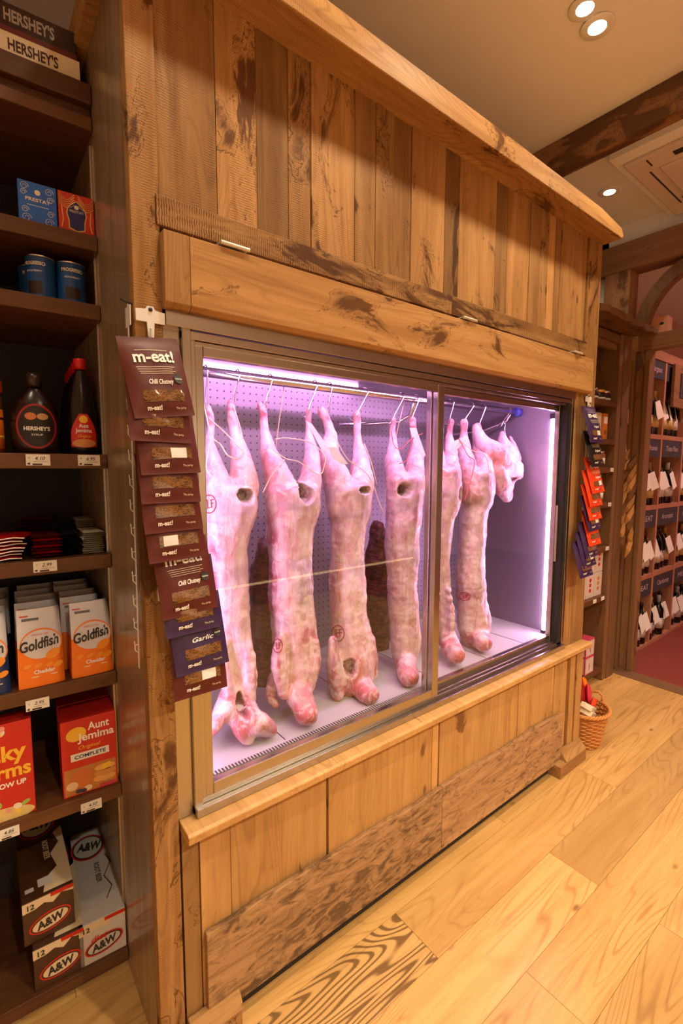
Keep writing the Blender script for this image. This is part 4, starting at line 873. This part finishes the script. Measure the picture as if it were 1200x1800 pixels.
# ================================================================== CLIP STRIPS AND SNACK PACKETS
def strip_empty():
    t = thing('clip_strip', 'empty white plastic clip strip hanging on the dark side of the cabinet', 'clip strip', (-.008, .016, 1.785))
    p0, p1 = Vector((0, 0, 0)), Vector((0, .022, -.79)); b = MB()
    b.prism([(-.004, -.79), (.004, -.79), (.004, 0), (-.004, 0)], -.0005, .0005, 'x'); b.v = [(v[0], v[1] + .03 * (-v[2]), v[2]) for v in b.v]; b.build('strip', WHITE, t)
    MB().box(-.0008, .0008, -.018, .018, -.045, -.005).build('header_card', WHITE, t)
    for k in range(12):
        z = -.15 - .053 * k; y = .03 * -z
        MB().tube([(0, y - .003, z), (-.008, y - .005, z - .001), (-.009, y - .005, z + .009)], .0011, 5).tube([(-.008, y - .005, z - .001), (-.008, y - .005, z - .012), (-.001, y - .002, z - .020)], .0011, 5).build('hook', WHITE, t)
    MB().tube([(.008, -.004, .0), (-.016, -.01, .004)], .0022, 6).build('pin', BLACKINK, t)
strip_empty()
def strip_head(x, z, label, sc_=1):
    t = thing('clip_strip', label, 'clip strip', (x, -.008, z)); k = sc_
    MB().prism([(-.006 * k, -.055 * k), (.006 * k, -.055 * k), (.008 * k, -.026 * k), (.0295 * k, -.026 * k), (.0295 * k, -.002 * k), (.010 * k, .0), (.006 * k, .007 * k), (-.006 * k, .007 * k), (-.010 * k, .0), (-.0295 * k, -.002 * k), (-.0295 * k, -.026 * k), (-.008 * k, -.026 * k)], -.001, .001, 'y').build('header_card', WHITE, t, bevel=.0006)
    MB().box(-.005, .005, -.0005, .0008, -.62, -.05).build('strip', WHITE, t)
    MB().tube([(0, -.001, -.038 * k), (0, -.008, -.040 * k), (0, -.009, -.072 * k)], .0022, 6).build('hook', WHITE, t)
    MB().lathe([(.0045, 0), (.004, .003), (.001, .0045)], n=12).build('pin', BLACKINK, t).rotation_euler = (PI / 2, 0, 0)
strip_head(.030, 1.775, 'white clip strip pinned to the left post above the brown snack packets'); strip_head(1.975, 1.776, 'white clip strip pinned to the right post above the purple packets')
MAROON = c_(84, 29, 23, 'packet_maroon', .45, spec=.35); PURPLE = c_(50, 28, 70, 'packet_purple', .42); ORP = c_(215, 62, 18, 'packet_orange', .36); BLKP = c_(24, 20, 22, 'packet_charcoal', .34)
def jerky():
    t = NT('jerky_window'); co = t.n('ShaderNodeTexCoord').outputs['Object']; n_ = t.noise(t.vmul(co, (1, 1, 1.6)), 90, 4, .7, 1.5)
    c = t.mix(t.rng(n_, .38, .55), (.02, .012, .01), (.20, .09, .03)); c = t.mix(t.rng(n_, .62, .75), c, (.45, .38, .28)); t.set(c, .12, coat=1); return t.m
JERK = jerky(); FOIL = plain('white_sachet', (.7, .7, .68), .3)
def snack(label, p, tilt, lean, mat, group, full=True, flav='Chilli Chutney', sach=False, yaw=0, swap=False):
    """pillow packet; p = bottom centre"""
    w_, h, d = .124, .168, .020
    t = thing('snack_packet', label, 'snack packet', p, group=group, rot=(lean, tilt, yaw))
    def dep(x, z):
        s_ = min(1, abs(x) / (w_ / 2)); q = z / h
        if q < .06 or q > .93: return 0.0
        qq = (q - .06) / .87; return d / 2 * (1 - s_ ** 2.5) ** .8 * (1 - abs(2 * qq - 1) ** 3.5) ** .7 * (1 + .12 * math.sin(x * 90 + z * 60))
    fr_ = lambda x, z: -dep(x, z)
    b = MB(); b.grid(lambda s_, q: (-w_ / 2 + w_ * s_, -dep(-w_ / 2 + w_ * s_, q * h) - .0004, q * h), 14, 20); b.grid(lambda s_, q: (w_ / 2 - w_ * s_, dep(w_ / 2 - w_ * s_, q * h) + .0004, q * h), 8, 12)
    b.build('wrapper', mat, t, smooth=True)
    patch(-.038, .046, .030, .054, fr_, JERK, t, 'window', .0012, 14, 6)
    if sach: patch(-.030 if swap else .0, .0 if swap else .034, .032, .053, fr_, FOIL, t, 'sachet', .0018, 6, 3)
    text('m-eat!', .013, -.020, .014, 0, WHITEINK, t, bold=.03, width=.029, fn=fr_, th=.0026); text('The Jerky', .006, .034, .014, 0, CREAM, t, width=.022, fn=fr_, th=.0026)
    if full:
        text('m-eat!', .034, -.0, .112, 0, WHITEINK, t, bold=.025, width=.082, fn=fr_, th=.0028)
        for k in range(4): patch(-.040 + .002 * k, .038 - .006 * (k % 2), .101 - .0045 * k, .1018 - .0045 * k, fr_, CREAM, t, 'small_print', .0022, 8, 1)
        patch(-.035, .03, .137, .1378, fr_, CREAM, t, 'small_print', .0022, 8, 1)
        text(flav, .014, .002, .066, 0, WHITEINK, t, bold=.015, italic=.3, width=.05, fn=fr_, th=.0028)
        decal(ell(.040, .076, .010, .010, 16), 0, BLACKINK, t, 'badge', fn=fr_, th=.0030); text('taste', .006, .040, .074, 0, WHITEINK, t, width=.015, fn=fr_, th=.0040)
    return t
LL = [(292, 733, 7, MAROON, 1, 0), (285, 777, -1, MAROON, 0, 0), (303, 833, 2.5, MAROON, 1, 1), (303, 884, 0, MAROON, 0, 0), (308, 934, 1.5, MAROON, 0, 0), (315, 984, 2, MAROON, 0, 2), (337, 1079, 3.5, MAROON, 1, 0), (342, 1112, 1, PURPLE, 0, 0), (358, 1177, 2, PURPLE, 1, 0), (355, 1220, -1, MAROON, 0, 1)]
words = ['topmost maroon snack packet on the left strip, fully in view', 'second maroon packet from the top on the left strip, only its lower part showing', 'third maroon packet from the top, white sachet behind its window', 'fourth maroon packet from the top on the left strip', 'fifth maroon packet from the top on the left strip', 'sixth maroon packet from the top, white sachet at the left of its window', 'maroon chutney packet showing its whole front low on the left strip', 'purple packet peeping out under the lower chutney packet', 'dark purple garlic packet near the bottom of the left strip', 'lowest packet of the left strip, below the garlic packet']
for k, (u, v, ti, m_, full, sac) in enumerate(LL):
    p = at(u, v, -.062); snack(words[k], p, -math.radians(ti), math.radians(-13), m_, 'snack packets on the left clip strip', True, 'Garlic' if m_ is PURPLE else 'Chilli Chutney', sac > 0, math.radians(2), sac == 2)
RRr = [(1049, 778, PURPLE), (1051, 820, BLKP), (1052, 866, ORP), (1048, 889, ORP), (1047, 913, ORP), (1046, 932, PURPLE), (1046, 958, ORP), (1041, 979, PURPLE), (1037, 996, PURPLE), (1031, 1014, PURPLE)]
names_ = ['topmost purple packet on the right strip', 'charcoal packet second on the right strip', 'orange packet third on the right strip', 'orange packet fourth on the right strip', 'orange packet fifth on the right strip', 'purple packet between two orange ones on the right strip', 'lowest orange packet on the right strip', 'purple packet third from the bottom of the right strip', 'purple packet second from the bottom of the right strip', 'lowest purple packet on the right strip']
for k, (u, v, m_) in enumerate(RRr):
    p = at(u, v, -.075); snack(names_[k], p, -math.radians(2 + (k % 3)), math.radians(-15), m_, 'snack packets on the right clip strip', k < 3, 'Original', k in (0, 2, 5, 8), math.radians(0))

# ================================================================== RIGHT SHELVING
ru = thing('shelving_unit', 'narrow brown shelving with a live edge top beyond the meat cabinet', 'shelving unit', (2.056, .30, 0))
RZ = [1.872, 1.632, 1.452, 1.226, .935, .602, .100]
for k, z in enumerate(RZ): MB().box(0, .975, 0, .40, z - .036, z, 'x', (1.1, .1, .1)).build('shelf', SHELF, ru, bevel=.002)
MB().box(0, .975, .401, .43, 0, 2.3, 'z', (1.3, .2, .2)).build('back_panel', FRAMEW, ru); MB().box(.80, .803, .396, .40, 1.9, 2.25).build('shelf_track', STEELZ, ru)
MB().box(.976, 1.03, 0, .43, 0, 2.3, 'z', (.75, .3, .3)).box(1.032, 1.14, -.004, .06, 0, 2.3, 'z', (.62, .25, .3)).build('upright', FRAMEW, ru, bevel=.002)
MB().box(0, .975, .0, .03, 2.24, 2.29, 'x', (.6, .2, .2)).box(0, .975, .02, .05, 2.2, 2.24, 'x', (.8, .2, .2)).build('header', FRAMEW, ru, bevel=.003)
n = 40; fr_e = [(-.0 + 1.19 * k / n, -.13 + .028 * noise.noise((k * .33, 2, 5)) + .012 * noise.noise((k * .9, 7, 5))) for k in range(n + 1)]
b = MB(); b.prism(fr_e + [(1.12, .06), (1.0, .45), (0, .45)], 2.305, 2.345, 'z', 'X', (.62, .5, .5)); b.build('live_edge_top', FRAMEW, ru, bevel=.004)
def onr(name, label, cat, x, y, z, rz=0, group=None): return thing(name, label, cat, (x, y, z + .0006), rz, group)
for k in range(5):
    t = onr('glass_jar', ['squat dark preserve jar with a gold lid on the top shelf beyond the cabinet', 'squat dark preserve jar next along on that top shelf', 'squat dark preserve jar at the right end of that top shelf'][min(k, 2)], 'jar', 2.60 + .1 * k if k < 4 else 2.97, .36, 1.872, 0, 'preserve jars on the right shelving')
    MB().lathe([(.034, 0), (.040, .004), (.040, .045), (.034, .052)], n=20).build('jar_body', SYR, t, smooth=True); MB().lathe([(.036, .0525), (.037, .066), (.034, .068)], n=20).build('lid', GOLD if k % 2 else CHROME, t, smooth=True); MB().lathe([(.0405, .008), (.0405, .02)], n=20).build('label', PAPER, t, smooth=True)
CPK = [c_(215, 200, 175, 'pack_cream'), c_(205, 120, 45, 'pack_amber'), c_(150, 80, 45, 'pack_brown')]
for k in range(5):
    t = onr('biscuit_packet', 'tall cream and amber biscuit packet on the right shelving', 'packet', 2.60 + .09 * k, .335, 1.632, 0, 'biscuit packets on the right shelving'); MB().box(-.035, .035, 0, .05, 0, .165).build('wrapper', CPK[k % 3], t, bevel=.004); decal(rect(-.025, .025, .10, .145), 0, PAPER, t, 'label'); decal(rect(-.02, .02, .03, .06), 0, CPK[(k + 1) % 3], t, 'label')
for zz in (1.452, 1.226):
    for k in range(4):
        t = onr('glass_jar', 'small jar with a white label on a middle shelf of the right shelving', 'jar', 2.66 + .1 * k, .36, zz, 0, 'small jars on the right shelving'); MB().lathe([(.028, 0), (.032, .004), (.032, .08), (.026, .09)], n=18).build('jar_body', CPK[2], t, smooth=True); MB().lathe([(.0325, .02), (.0325, .06)], n=18).build('label', PAPER, t, smooth=True); MB().lathe([(.028, .09), (.029, .105), (.02, .107)], n=18).build('lid', CHROME, t, smooth=True)
PKB = c_(205, 190, 185, 'carton_offwhite'); PNK = c_(190, 60, 90, 'pink_border')
for q, zz in ((0, .602), (1, .763)):
    for k in range(4):
        t = onr('cracker_carton', ['white cracker carton with a red motif, lower row on the right shelving', 'white cracker carton in the upper row on the right shelving'][q], 'carton', 2.62 + .112 * k, .325, zz, 0, 'white cracker cartons on the right shelving'); MB().box(-.053, .053, 0, .06, 0, .158).build('box_body', PKB, t, bevel=.002)
        for cz in (.05, .085, .118): decal(ell(0, cz, .016, .013, 16), 0, [REDM, CPK[1]][(k + q) % 2], t, 'motif')
for k in range(2):
    t = onr('gift_carton', ['white carton with a pink border, bottom one of the pair on the lowest shelf', 'white carton with a pink border, top one of the pair on the lowest shelf'][k], 'carton', 2.84, .302, .100 + .1185 * k, 0, 'pink bordered cartons'); MB().box(-.06, .06, 0, .14, 0, .117).build('box_body', PNK, t, bevel=.002); decal(rect(-.053, .053, .008, .109), 0, PKB, t, 'front_panel')
    b = MB(); b.solid([(-.0606, .008, .005), (-.0606, .135, .005), (-.0606, .135, .112), (-.0606, .008, .112)], [(0, 3, 2, 1)]); b.build('side_face', PKB, t); text('§', .05, 0, .04, 0, PNK, t, th=.0012)
for k in range(3):
    t = onr('black_pot', 'small dark pot on the lowest shelf behind the pink bordered cartons', 'pot', 2.90 - .12 * (k > 1), .47 + .07 * (k % 2), .100, 0, 'dark pots'); MB().lathe([(.035, 0), (.045, .02), (.048, .09), (.044, .10), (.040, .11)], n=20).build('pot_body', SYR2, t, smooth=True); MB().lathe([(.041, .111), (.036, .118), (.006, .121), (.008, .132)], n=18).build('lid', GOLD, t, smooth=True)
for zz, xs in ((1.452, 3.005), (1.226, 3.0), (.935, 3.0), (.602, 2.975), (.602, 2.86)):
    t = thing('price_ticket', 'tiny price ticket on a shelf edge of the right shelving', 'price ticket', (xs, .2985, zz - .016), 0, 'price tickets on the right shelving'); MB().box(-.022, .022, -.001, .001, -.012, .012).build('card', PAPER, t); text('£4', .012, 0, -.004, -.001, BLACKINK, t)
# wicker basket on the floor
WICK = c_(190, 125, 60, 'wicker', .6, nz=.25, scale=80)
bk = thing('wicker_basket', 'round honey wicker basket standing on the floor at the right end of the cabinet', 'basket', (2.20, .05, 0))
b = MB()
for k in range(17):
    z = .006 + .0108 * k; r = .088 + .034 * (k / 16) ** .9
    b.tube([((r + .0028 * math.cos(a * 12 + (k % 2) * PI)) * math.cos(a), (r + .0028 * math.cos(a * 12 + (k % 2) * PI)) * math.sin(a), z) for a in [2 * PI * q / 96 for q in range(97)]], .0052, 6, tone=(random.uniform(.8, 1.1), 0, 0))
for q in range(24):
    a = 2 * PI * q / 24; b.tube([(.088 * math.cos(a), .088 * math.sin(a), .002), (.122 * math.cos(a), .122 * math.sin(a), .19)], .0034, 6)
b.lathe([(.085, 0), (.088, .006)], n=32); b.build('woven_body', WICK, bk, smooth=True)
b = MB()
for q in range(3):
    b.tube([((.129 + .006 * math.cos(a * 14 + q * 2.1)) * math.cos(a), (.129 + .006 * math.cos(a * 14 + q * 2.1)) * math.sin(a), .192 + .006 * math.sin(a * 14 + q * 2.1)) for a in [2 * PI * w_ / 120 for w_ in range(121)]], .0058, 6)
b.build('rim', WICK, bk, smooth=True)
b = MB(); b.tube([(.118, -.05, .195), (.130, -.05, .225), (.140, -.02, .235), (.130, .012, .225), (.12, .012, .195)], .006, 7); b.build('handle', WICK, bk, smooth=True)
def crisp(label, p, rot, mat, w_=.085, h=.11, d=.03):
    t = thing('crisp_bag', label, 'bag', p, group='bags in the wicker basket', rot=rot); b = MB()
    dp = lambda s_, q: d / 2 * (1 - abs(2 * s_ - 1) ** 2.5) ** .8 * (1 - abs(2 * q - 1) ** 4) ** .7
    b.grid(lambda s_, q: (-w_ / 2 + w_ * s_, -dp(s_, q), q * h), 8, 10).grid(lambda s_, q: (w_ / 2 - w_ * s_, dp(s_, q), q * h), 8, 10); b.build('wrapper', mat, t, smooth=True)
OR2 = c_(235, 120, 20, 'bag_orange', .35); PK2 = c_(200, 50, 70, 'bag_pink', .35); RD2 = c_(150, 25, 25, 'bag_red', .3)
crisp('bright orange bag at the back of the basket', (2.285, .10, .205), (-.35, .1, .1), OR2); crisp('second orange bag in the basket, leaning right', (2.325, .075, .185), (-.3, .35, .3), OR2)
crisp('dark red bag in the middle of the basket', (2.235, .06, .19), (-.2, .25, .2), RD2, .06); crisp('pink and red bag at the right of the basket', (2.262, .04, .18), (-.15, .35, .3), PK2, .06); crisp('orange red bag in front of the pink one', (2.22, .015, .15), (.1, .3, .1), c_(225, 70, 35, 'bag_vermilion', .35), .045, .09)
for k in range(2):
    t = thing('cream_carton', ['cream carton lying in the basket, upper', 'cream carton lying in the basket, lower'][k], 'carton', (2.15, .0, .18 + .030 * (1 - k)), group='cream cartons in the basket', rot=(.25, .45, .2)); MB().box(-.05, .05, -.028, .028, 0, .026).build('box_body', CREAM, t, bevel=.002); text('Fine', .014, .02, .007, -.028, BLACKINK, t)

# brown paper bags strung on a cord at the partition
def atx(u, v, X):
    d = FW * FPX + RT * (u - 600) - UP * (v - 900); return CAM + d * ((X - CAM.x) / d.x)
XB = 3.235; top = atx(1101, 735, XB)
KR2 = c_(120, 78, 40, 'kraft_paper_dark', .7, nz=.2, scale=50); KR3 = c_(205, 150, 90, 'kraft_paper_light', .7, nz=.15, scale=50); KRAFT = c_(178, 125, 70, 'brown_kraft_paper', .7, nz=.15, scale=50, bump=.2)
pb = thing('paper_bag_bundle', 'string of pointed brown paper bags hanging from a cord on the timber partition', 'paper bags', top)
MB().tube([(0, 0, .06), (0, .002, 0), (-.004, .0, -.1), (-.004, -.006, -.2), (0, -.02, -.28)], .0035, 6).build('cord', TWINE, pb, smooth=True)
MB().box(-.006, .004, -.012, .014, -.04, .06).build('wooden_peg', KRAFT, pb, bevel=.003)
random.seed(11)
for k in range(18):
    q = k / 17; p = atx(1110 - 6 * q + (7 if k % 2 else -7), 795 + 152 * q, XB) - top; L = .14; wd = .05
    b = MB(); a = math.radians(34 - 24 * q + random.uniform(-6, 6)); ca, sa = math.cos(a), math.sin(a)
    def R2(y, z): return (y * ca + z * sa * 1.0, -y * sa * 0 + z * ca - y * sa)
    P = []
    for (y, z, x) in ((0, .03, -.004), (-wd * .5, -.02, -.018), (-wd * .55, -L * .55, -.022), (-.004, -L, -.008), (wd * .5, -L * .5, .0), (wd * .4, -.01, .006), (0, -L * .4, -.030)):
        yy, zz = y * ca - z * sa * 1.0, y * sa + z * ca; P.append((x - .0015 * k, -(-yy), zz))
    P = [(p.x + a_[0], p.y + a_[1], p.z + a_[2]) for a_ in P]
    b.solid(P, [(0, 1, 6), (1, 2, 6), (2, 3, 6), (3, 4, 6), (4, 5, 6), (5, 0, 6), (0, 5, 4, 3, 2, 1)]); b.build('paper_bag', (KRAFT, KR2, KR3)[k % 3], pb)
# small cardboard box on the lintel
t = thing('cardboard_box', 'small plain cardboard box with a dark hand hole on the lintel by the curved brace', 'box', (3.375, .265, 2.3355)); MB().box(-.04, .04, -.12, .06, 0, .10).build('box_body', c_(205, 150, 125, 'cardboard'), t, bevel=.002)
b = MB(); b.solid([(-.0405, -.085 + .014 * math.cos(a), .055 + .009 * math.sin(a)) for a in [2 * PI * k / 16 for k in range(16)]], [tuple(range(15, -1, -1))]); b.build('hand_hole', BLACKINK, t)

# ================================================================== WINE RACK
rk = thing('wine_rack', 'reddish pine wine rack with chalkboard signs in the red carpeted room', 'wine rack', (3.54, .36, 0))
XC = [0, .48, .96, 1.44, 1.92]; RZs = [.026, .605, 1.156, 1.706]
for x in XC: MB().box(x - .015, x + .015, 0, .42, 0, 2.26, 'z', (1.1, .1, .1)).build('divider', RACK, rk, bevel=.002)
for z in RZs:
    for k in range(4): MB().box(XC[k] + .0155, XC[k + 1] - .0155, .002, .42, z - .036, z, 'x', (1.0, .1, .1)).build('shelf', RACK, rk, bevel=.002)
MB().box(-.015, 1.935, .42, .44, 0, 2.26, 'z', (.7, .1, .1)).build('back_panel', SHELF, rk); MB().box(-.015, 1.935, -.004, .43, 2.261, 2.33, 'x', (.8, .2, .1)).build('header', RACK, rk, bevel=.002)
CHALK = plain('chalkboard', (.035, .028, .038), .7); CHK = plain('chalk', (.55, .42, .45), .9)
signs = [['MEAT', 'Chardonnay', 'MEAT'], ['MEAT', 'Aromatic', 'Malbec'], ['Rhone', 'Tinto Fino', 'Rioja'], ['Margaux', 'Merlot', 'Shiraz']]
for r, z in enumerate([.605 - .037, 1.156 - .037, 1.706 - .037, 2.26]):
    for k in range(3):
        s_ = MB().box(XC[k] + .016, XC[k + 1] - .016, .004, .012, z - .135, z - .002).build('chalk_sign', CHALK, rk)
        text(signs[r][k], .06, XC[k] + .24 + (.06 if k == 0 else 0), z - .085, .0035, CHK, s_, width=.26 if k else .2, italic=0 if signs[r][k] == 'MEAT' else .2)
WINEG = c_(14, 12, 16, 'dark_bottle', .12); LBL = c_(215, 205, 205, 'wine_label'); LB2 = c_(205, 175, 120, 'wine_label_gold'); CPS = [c_(60, 8, 12, 'capsule_red', .3), c_(15, 14, 18, 'capsule_black', .3), c_(150, 110, 50, 'capsule_gold', .3), c_(170, 165, 170, 'capsule_silver', .3)]
def wine(i):
    t = thing('wine_bottle', 'x', 'wine bottle', (0, -2, 0), group='wine bottles in the rack')
    MB().lathe([(.034, 0), (.0375, .004), (.0375, .18), (.035, .198), (.022, .222), (.0145, .238), (.0140, .27)], n=18).build('bottle_glass', WINEG, t, smooth=True)
    MB().lathe([(.0145, .245), (.0148, .296), (.0135, .30)], n=14).build('capsule', CPS[i], t, smooth=True); MB().lathe([(.0378, .05), (.0378, .13)], n=18).build('label', LBL if i != 2 else LB2, t, smooth=True)
    b = MB(); b.solid([(-.045, -.035, .215), (.020, -.030, .238), (.047, -.052, .125), (-.018, -.056, .100)], [(0, 3, 2, 1)]); b.solid([(-.045, -.034, .215), (.020, -.029, .238), (.047, -.051, .125), (-.018, -.055, .100)], [(0, 1, 2, 3)]); b.build('neck_tag', PAPER, t, label='white neck tag')
    MB().tube([(-.008, -.033, .226), (0, -.016, .262)], .001, 4).build('tag_string', TWINE, t); return t
PW = [wine(i) for i in range(4)]; used = [False] * 4
rown = ['bottom row', 'second row up', 'third row up', 'top row']; coln = ['cell nearest the partition', 'middle cell', 'cell at photo right edge']
random.seed(5)
for r, z in enumerate(RZs):
    for k in range(3):
        for q in range(4):
            i = random.randrange(4); x = 3.54 + XC[k] + .075 + .11 * q + random.uniform(-.006, .006); y = .402 + random.uniform(0, .03)
            lab = 'tagged dark wine bottle, %s of rack, %s' % (rown[r], coln[k])
            if not used[i]: o = PW[i]; o.scale = (1.12,) * 3; o.location = (x, y, z + .0006); o['label'] = lab; used[i] = True; o.rotation_euler = (0, 0, random.uniform(-.4, .4))
            else: dup(PW[i], loc=(x, y, z + .0006), rz=random.uniform(-.5, .5), label=lab)
t = thing('chalkboard_panel', 'oak panel with a small chalkboard on the upper right of the wine rack', 'sign', (4.30, .335, 1.93)); MB().box(-.20, .22, -.01, .012, 0, .33, 'x', (.9, .2, .2)).build('oak_panel', FRAMEW, t, bevel=.002); MB().box(-.08, .2, -.016, -.010, .08, .27).build('chalkboard', CHALK, t); text('O', .12, .04, .12, -.016, CHK, t, italic=.3)

# ================================================================== OTHER SIDE OF THE SHOP (seen only as reflections)
ct = thing('counter', 'long pale oak serving counter across the shop, seen only in reflections', 'counter', (2.2, -3.25, 0))
MB().box(-2.2, 2.2, -.5, 0, 0, .9, 'z', (.8, .2, .3)).build('counter_body', HONEY, ct); MB().box(-2.25, 2.25, -.55, .05, .9, .94, 'x', (1.1, .1, .2)).build('worktop', HONEY, ct)
MB().box(-2.1, 2.1, .002, .02, .235, .255).build('light_strip', emit('warm_strip', (1, .62, .28), 4), ct)
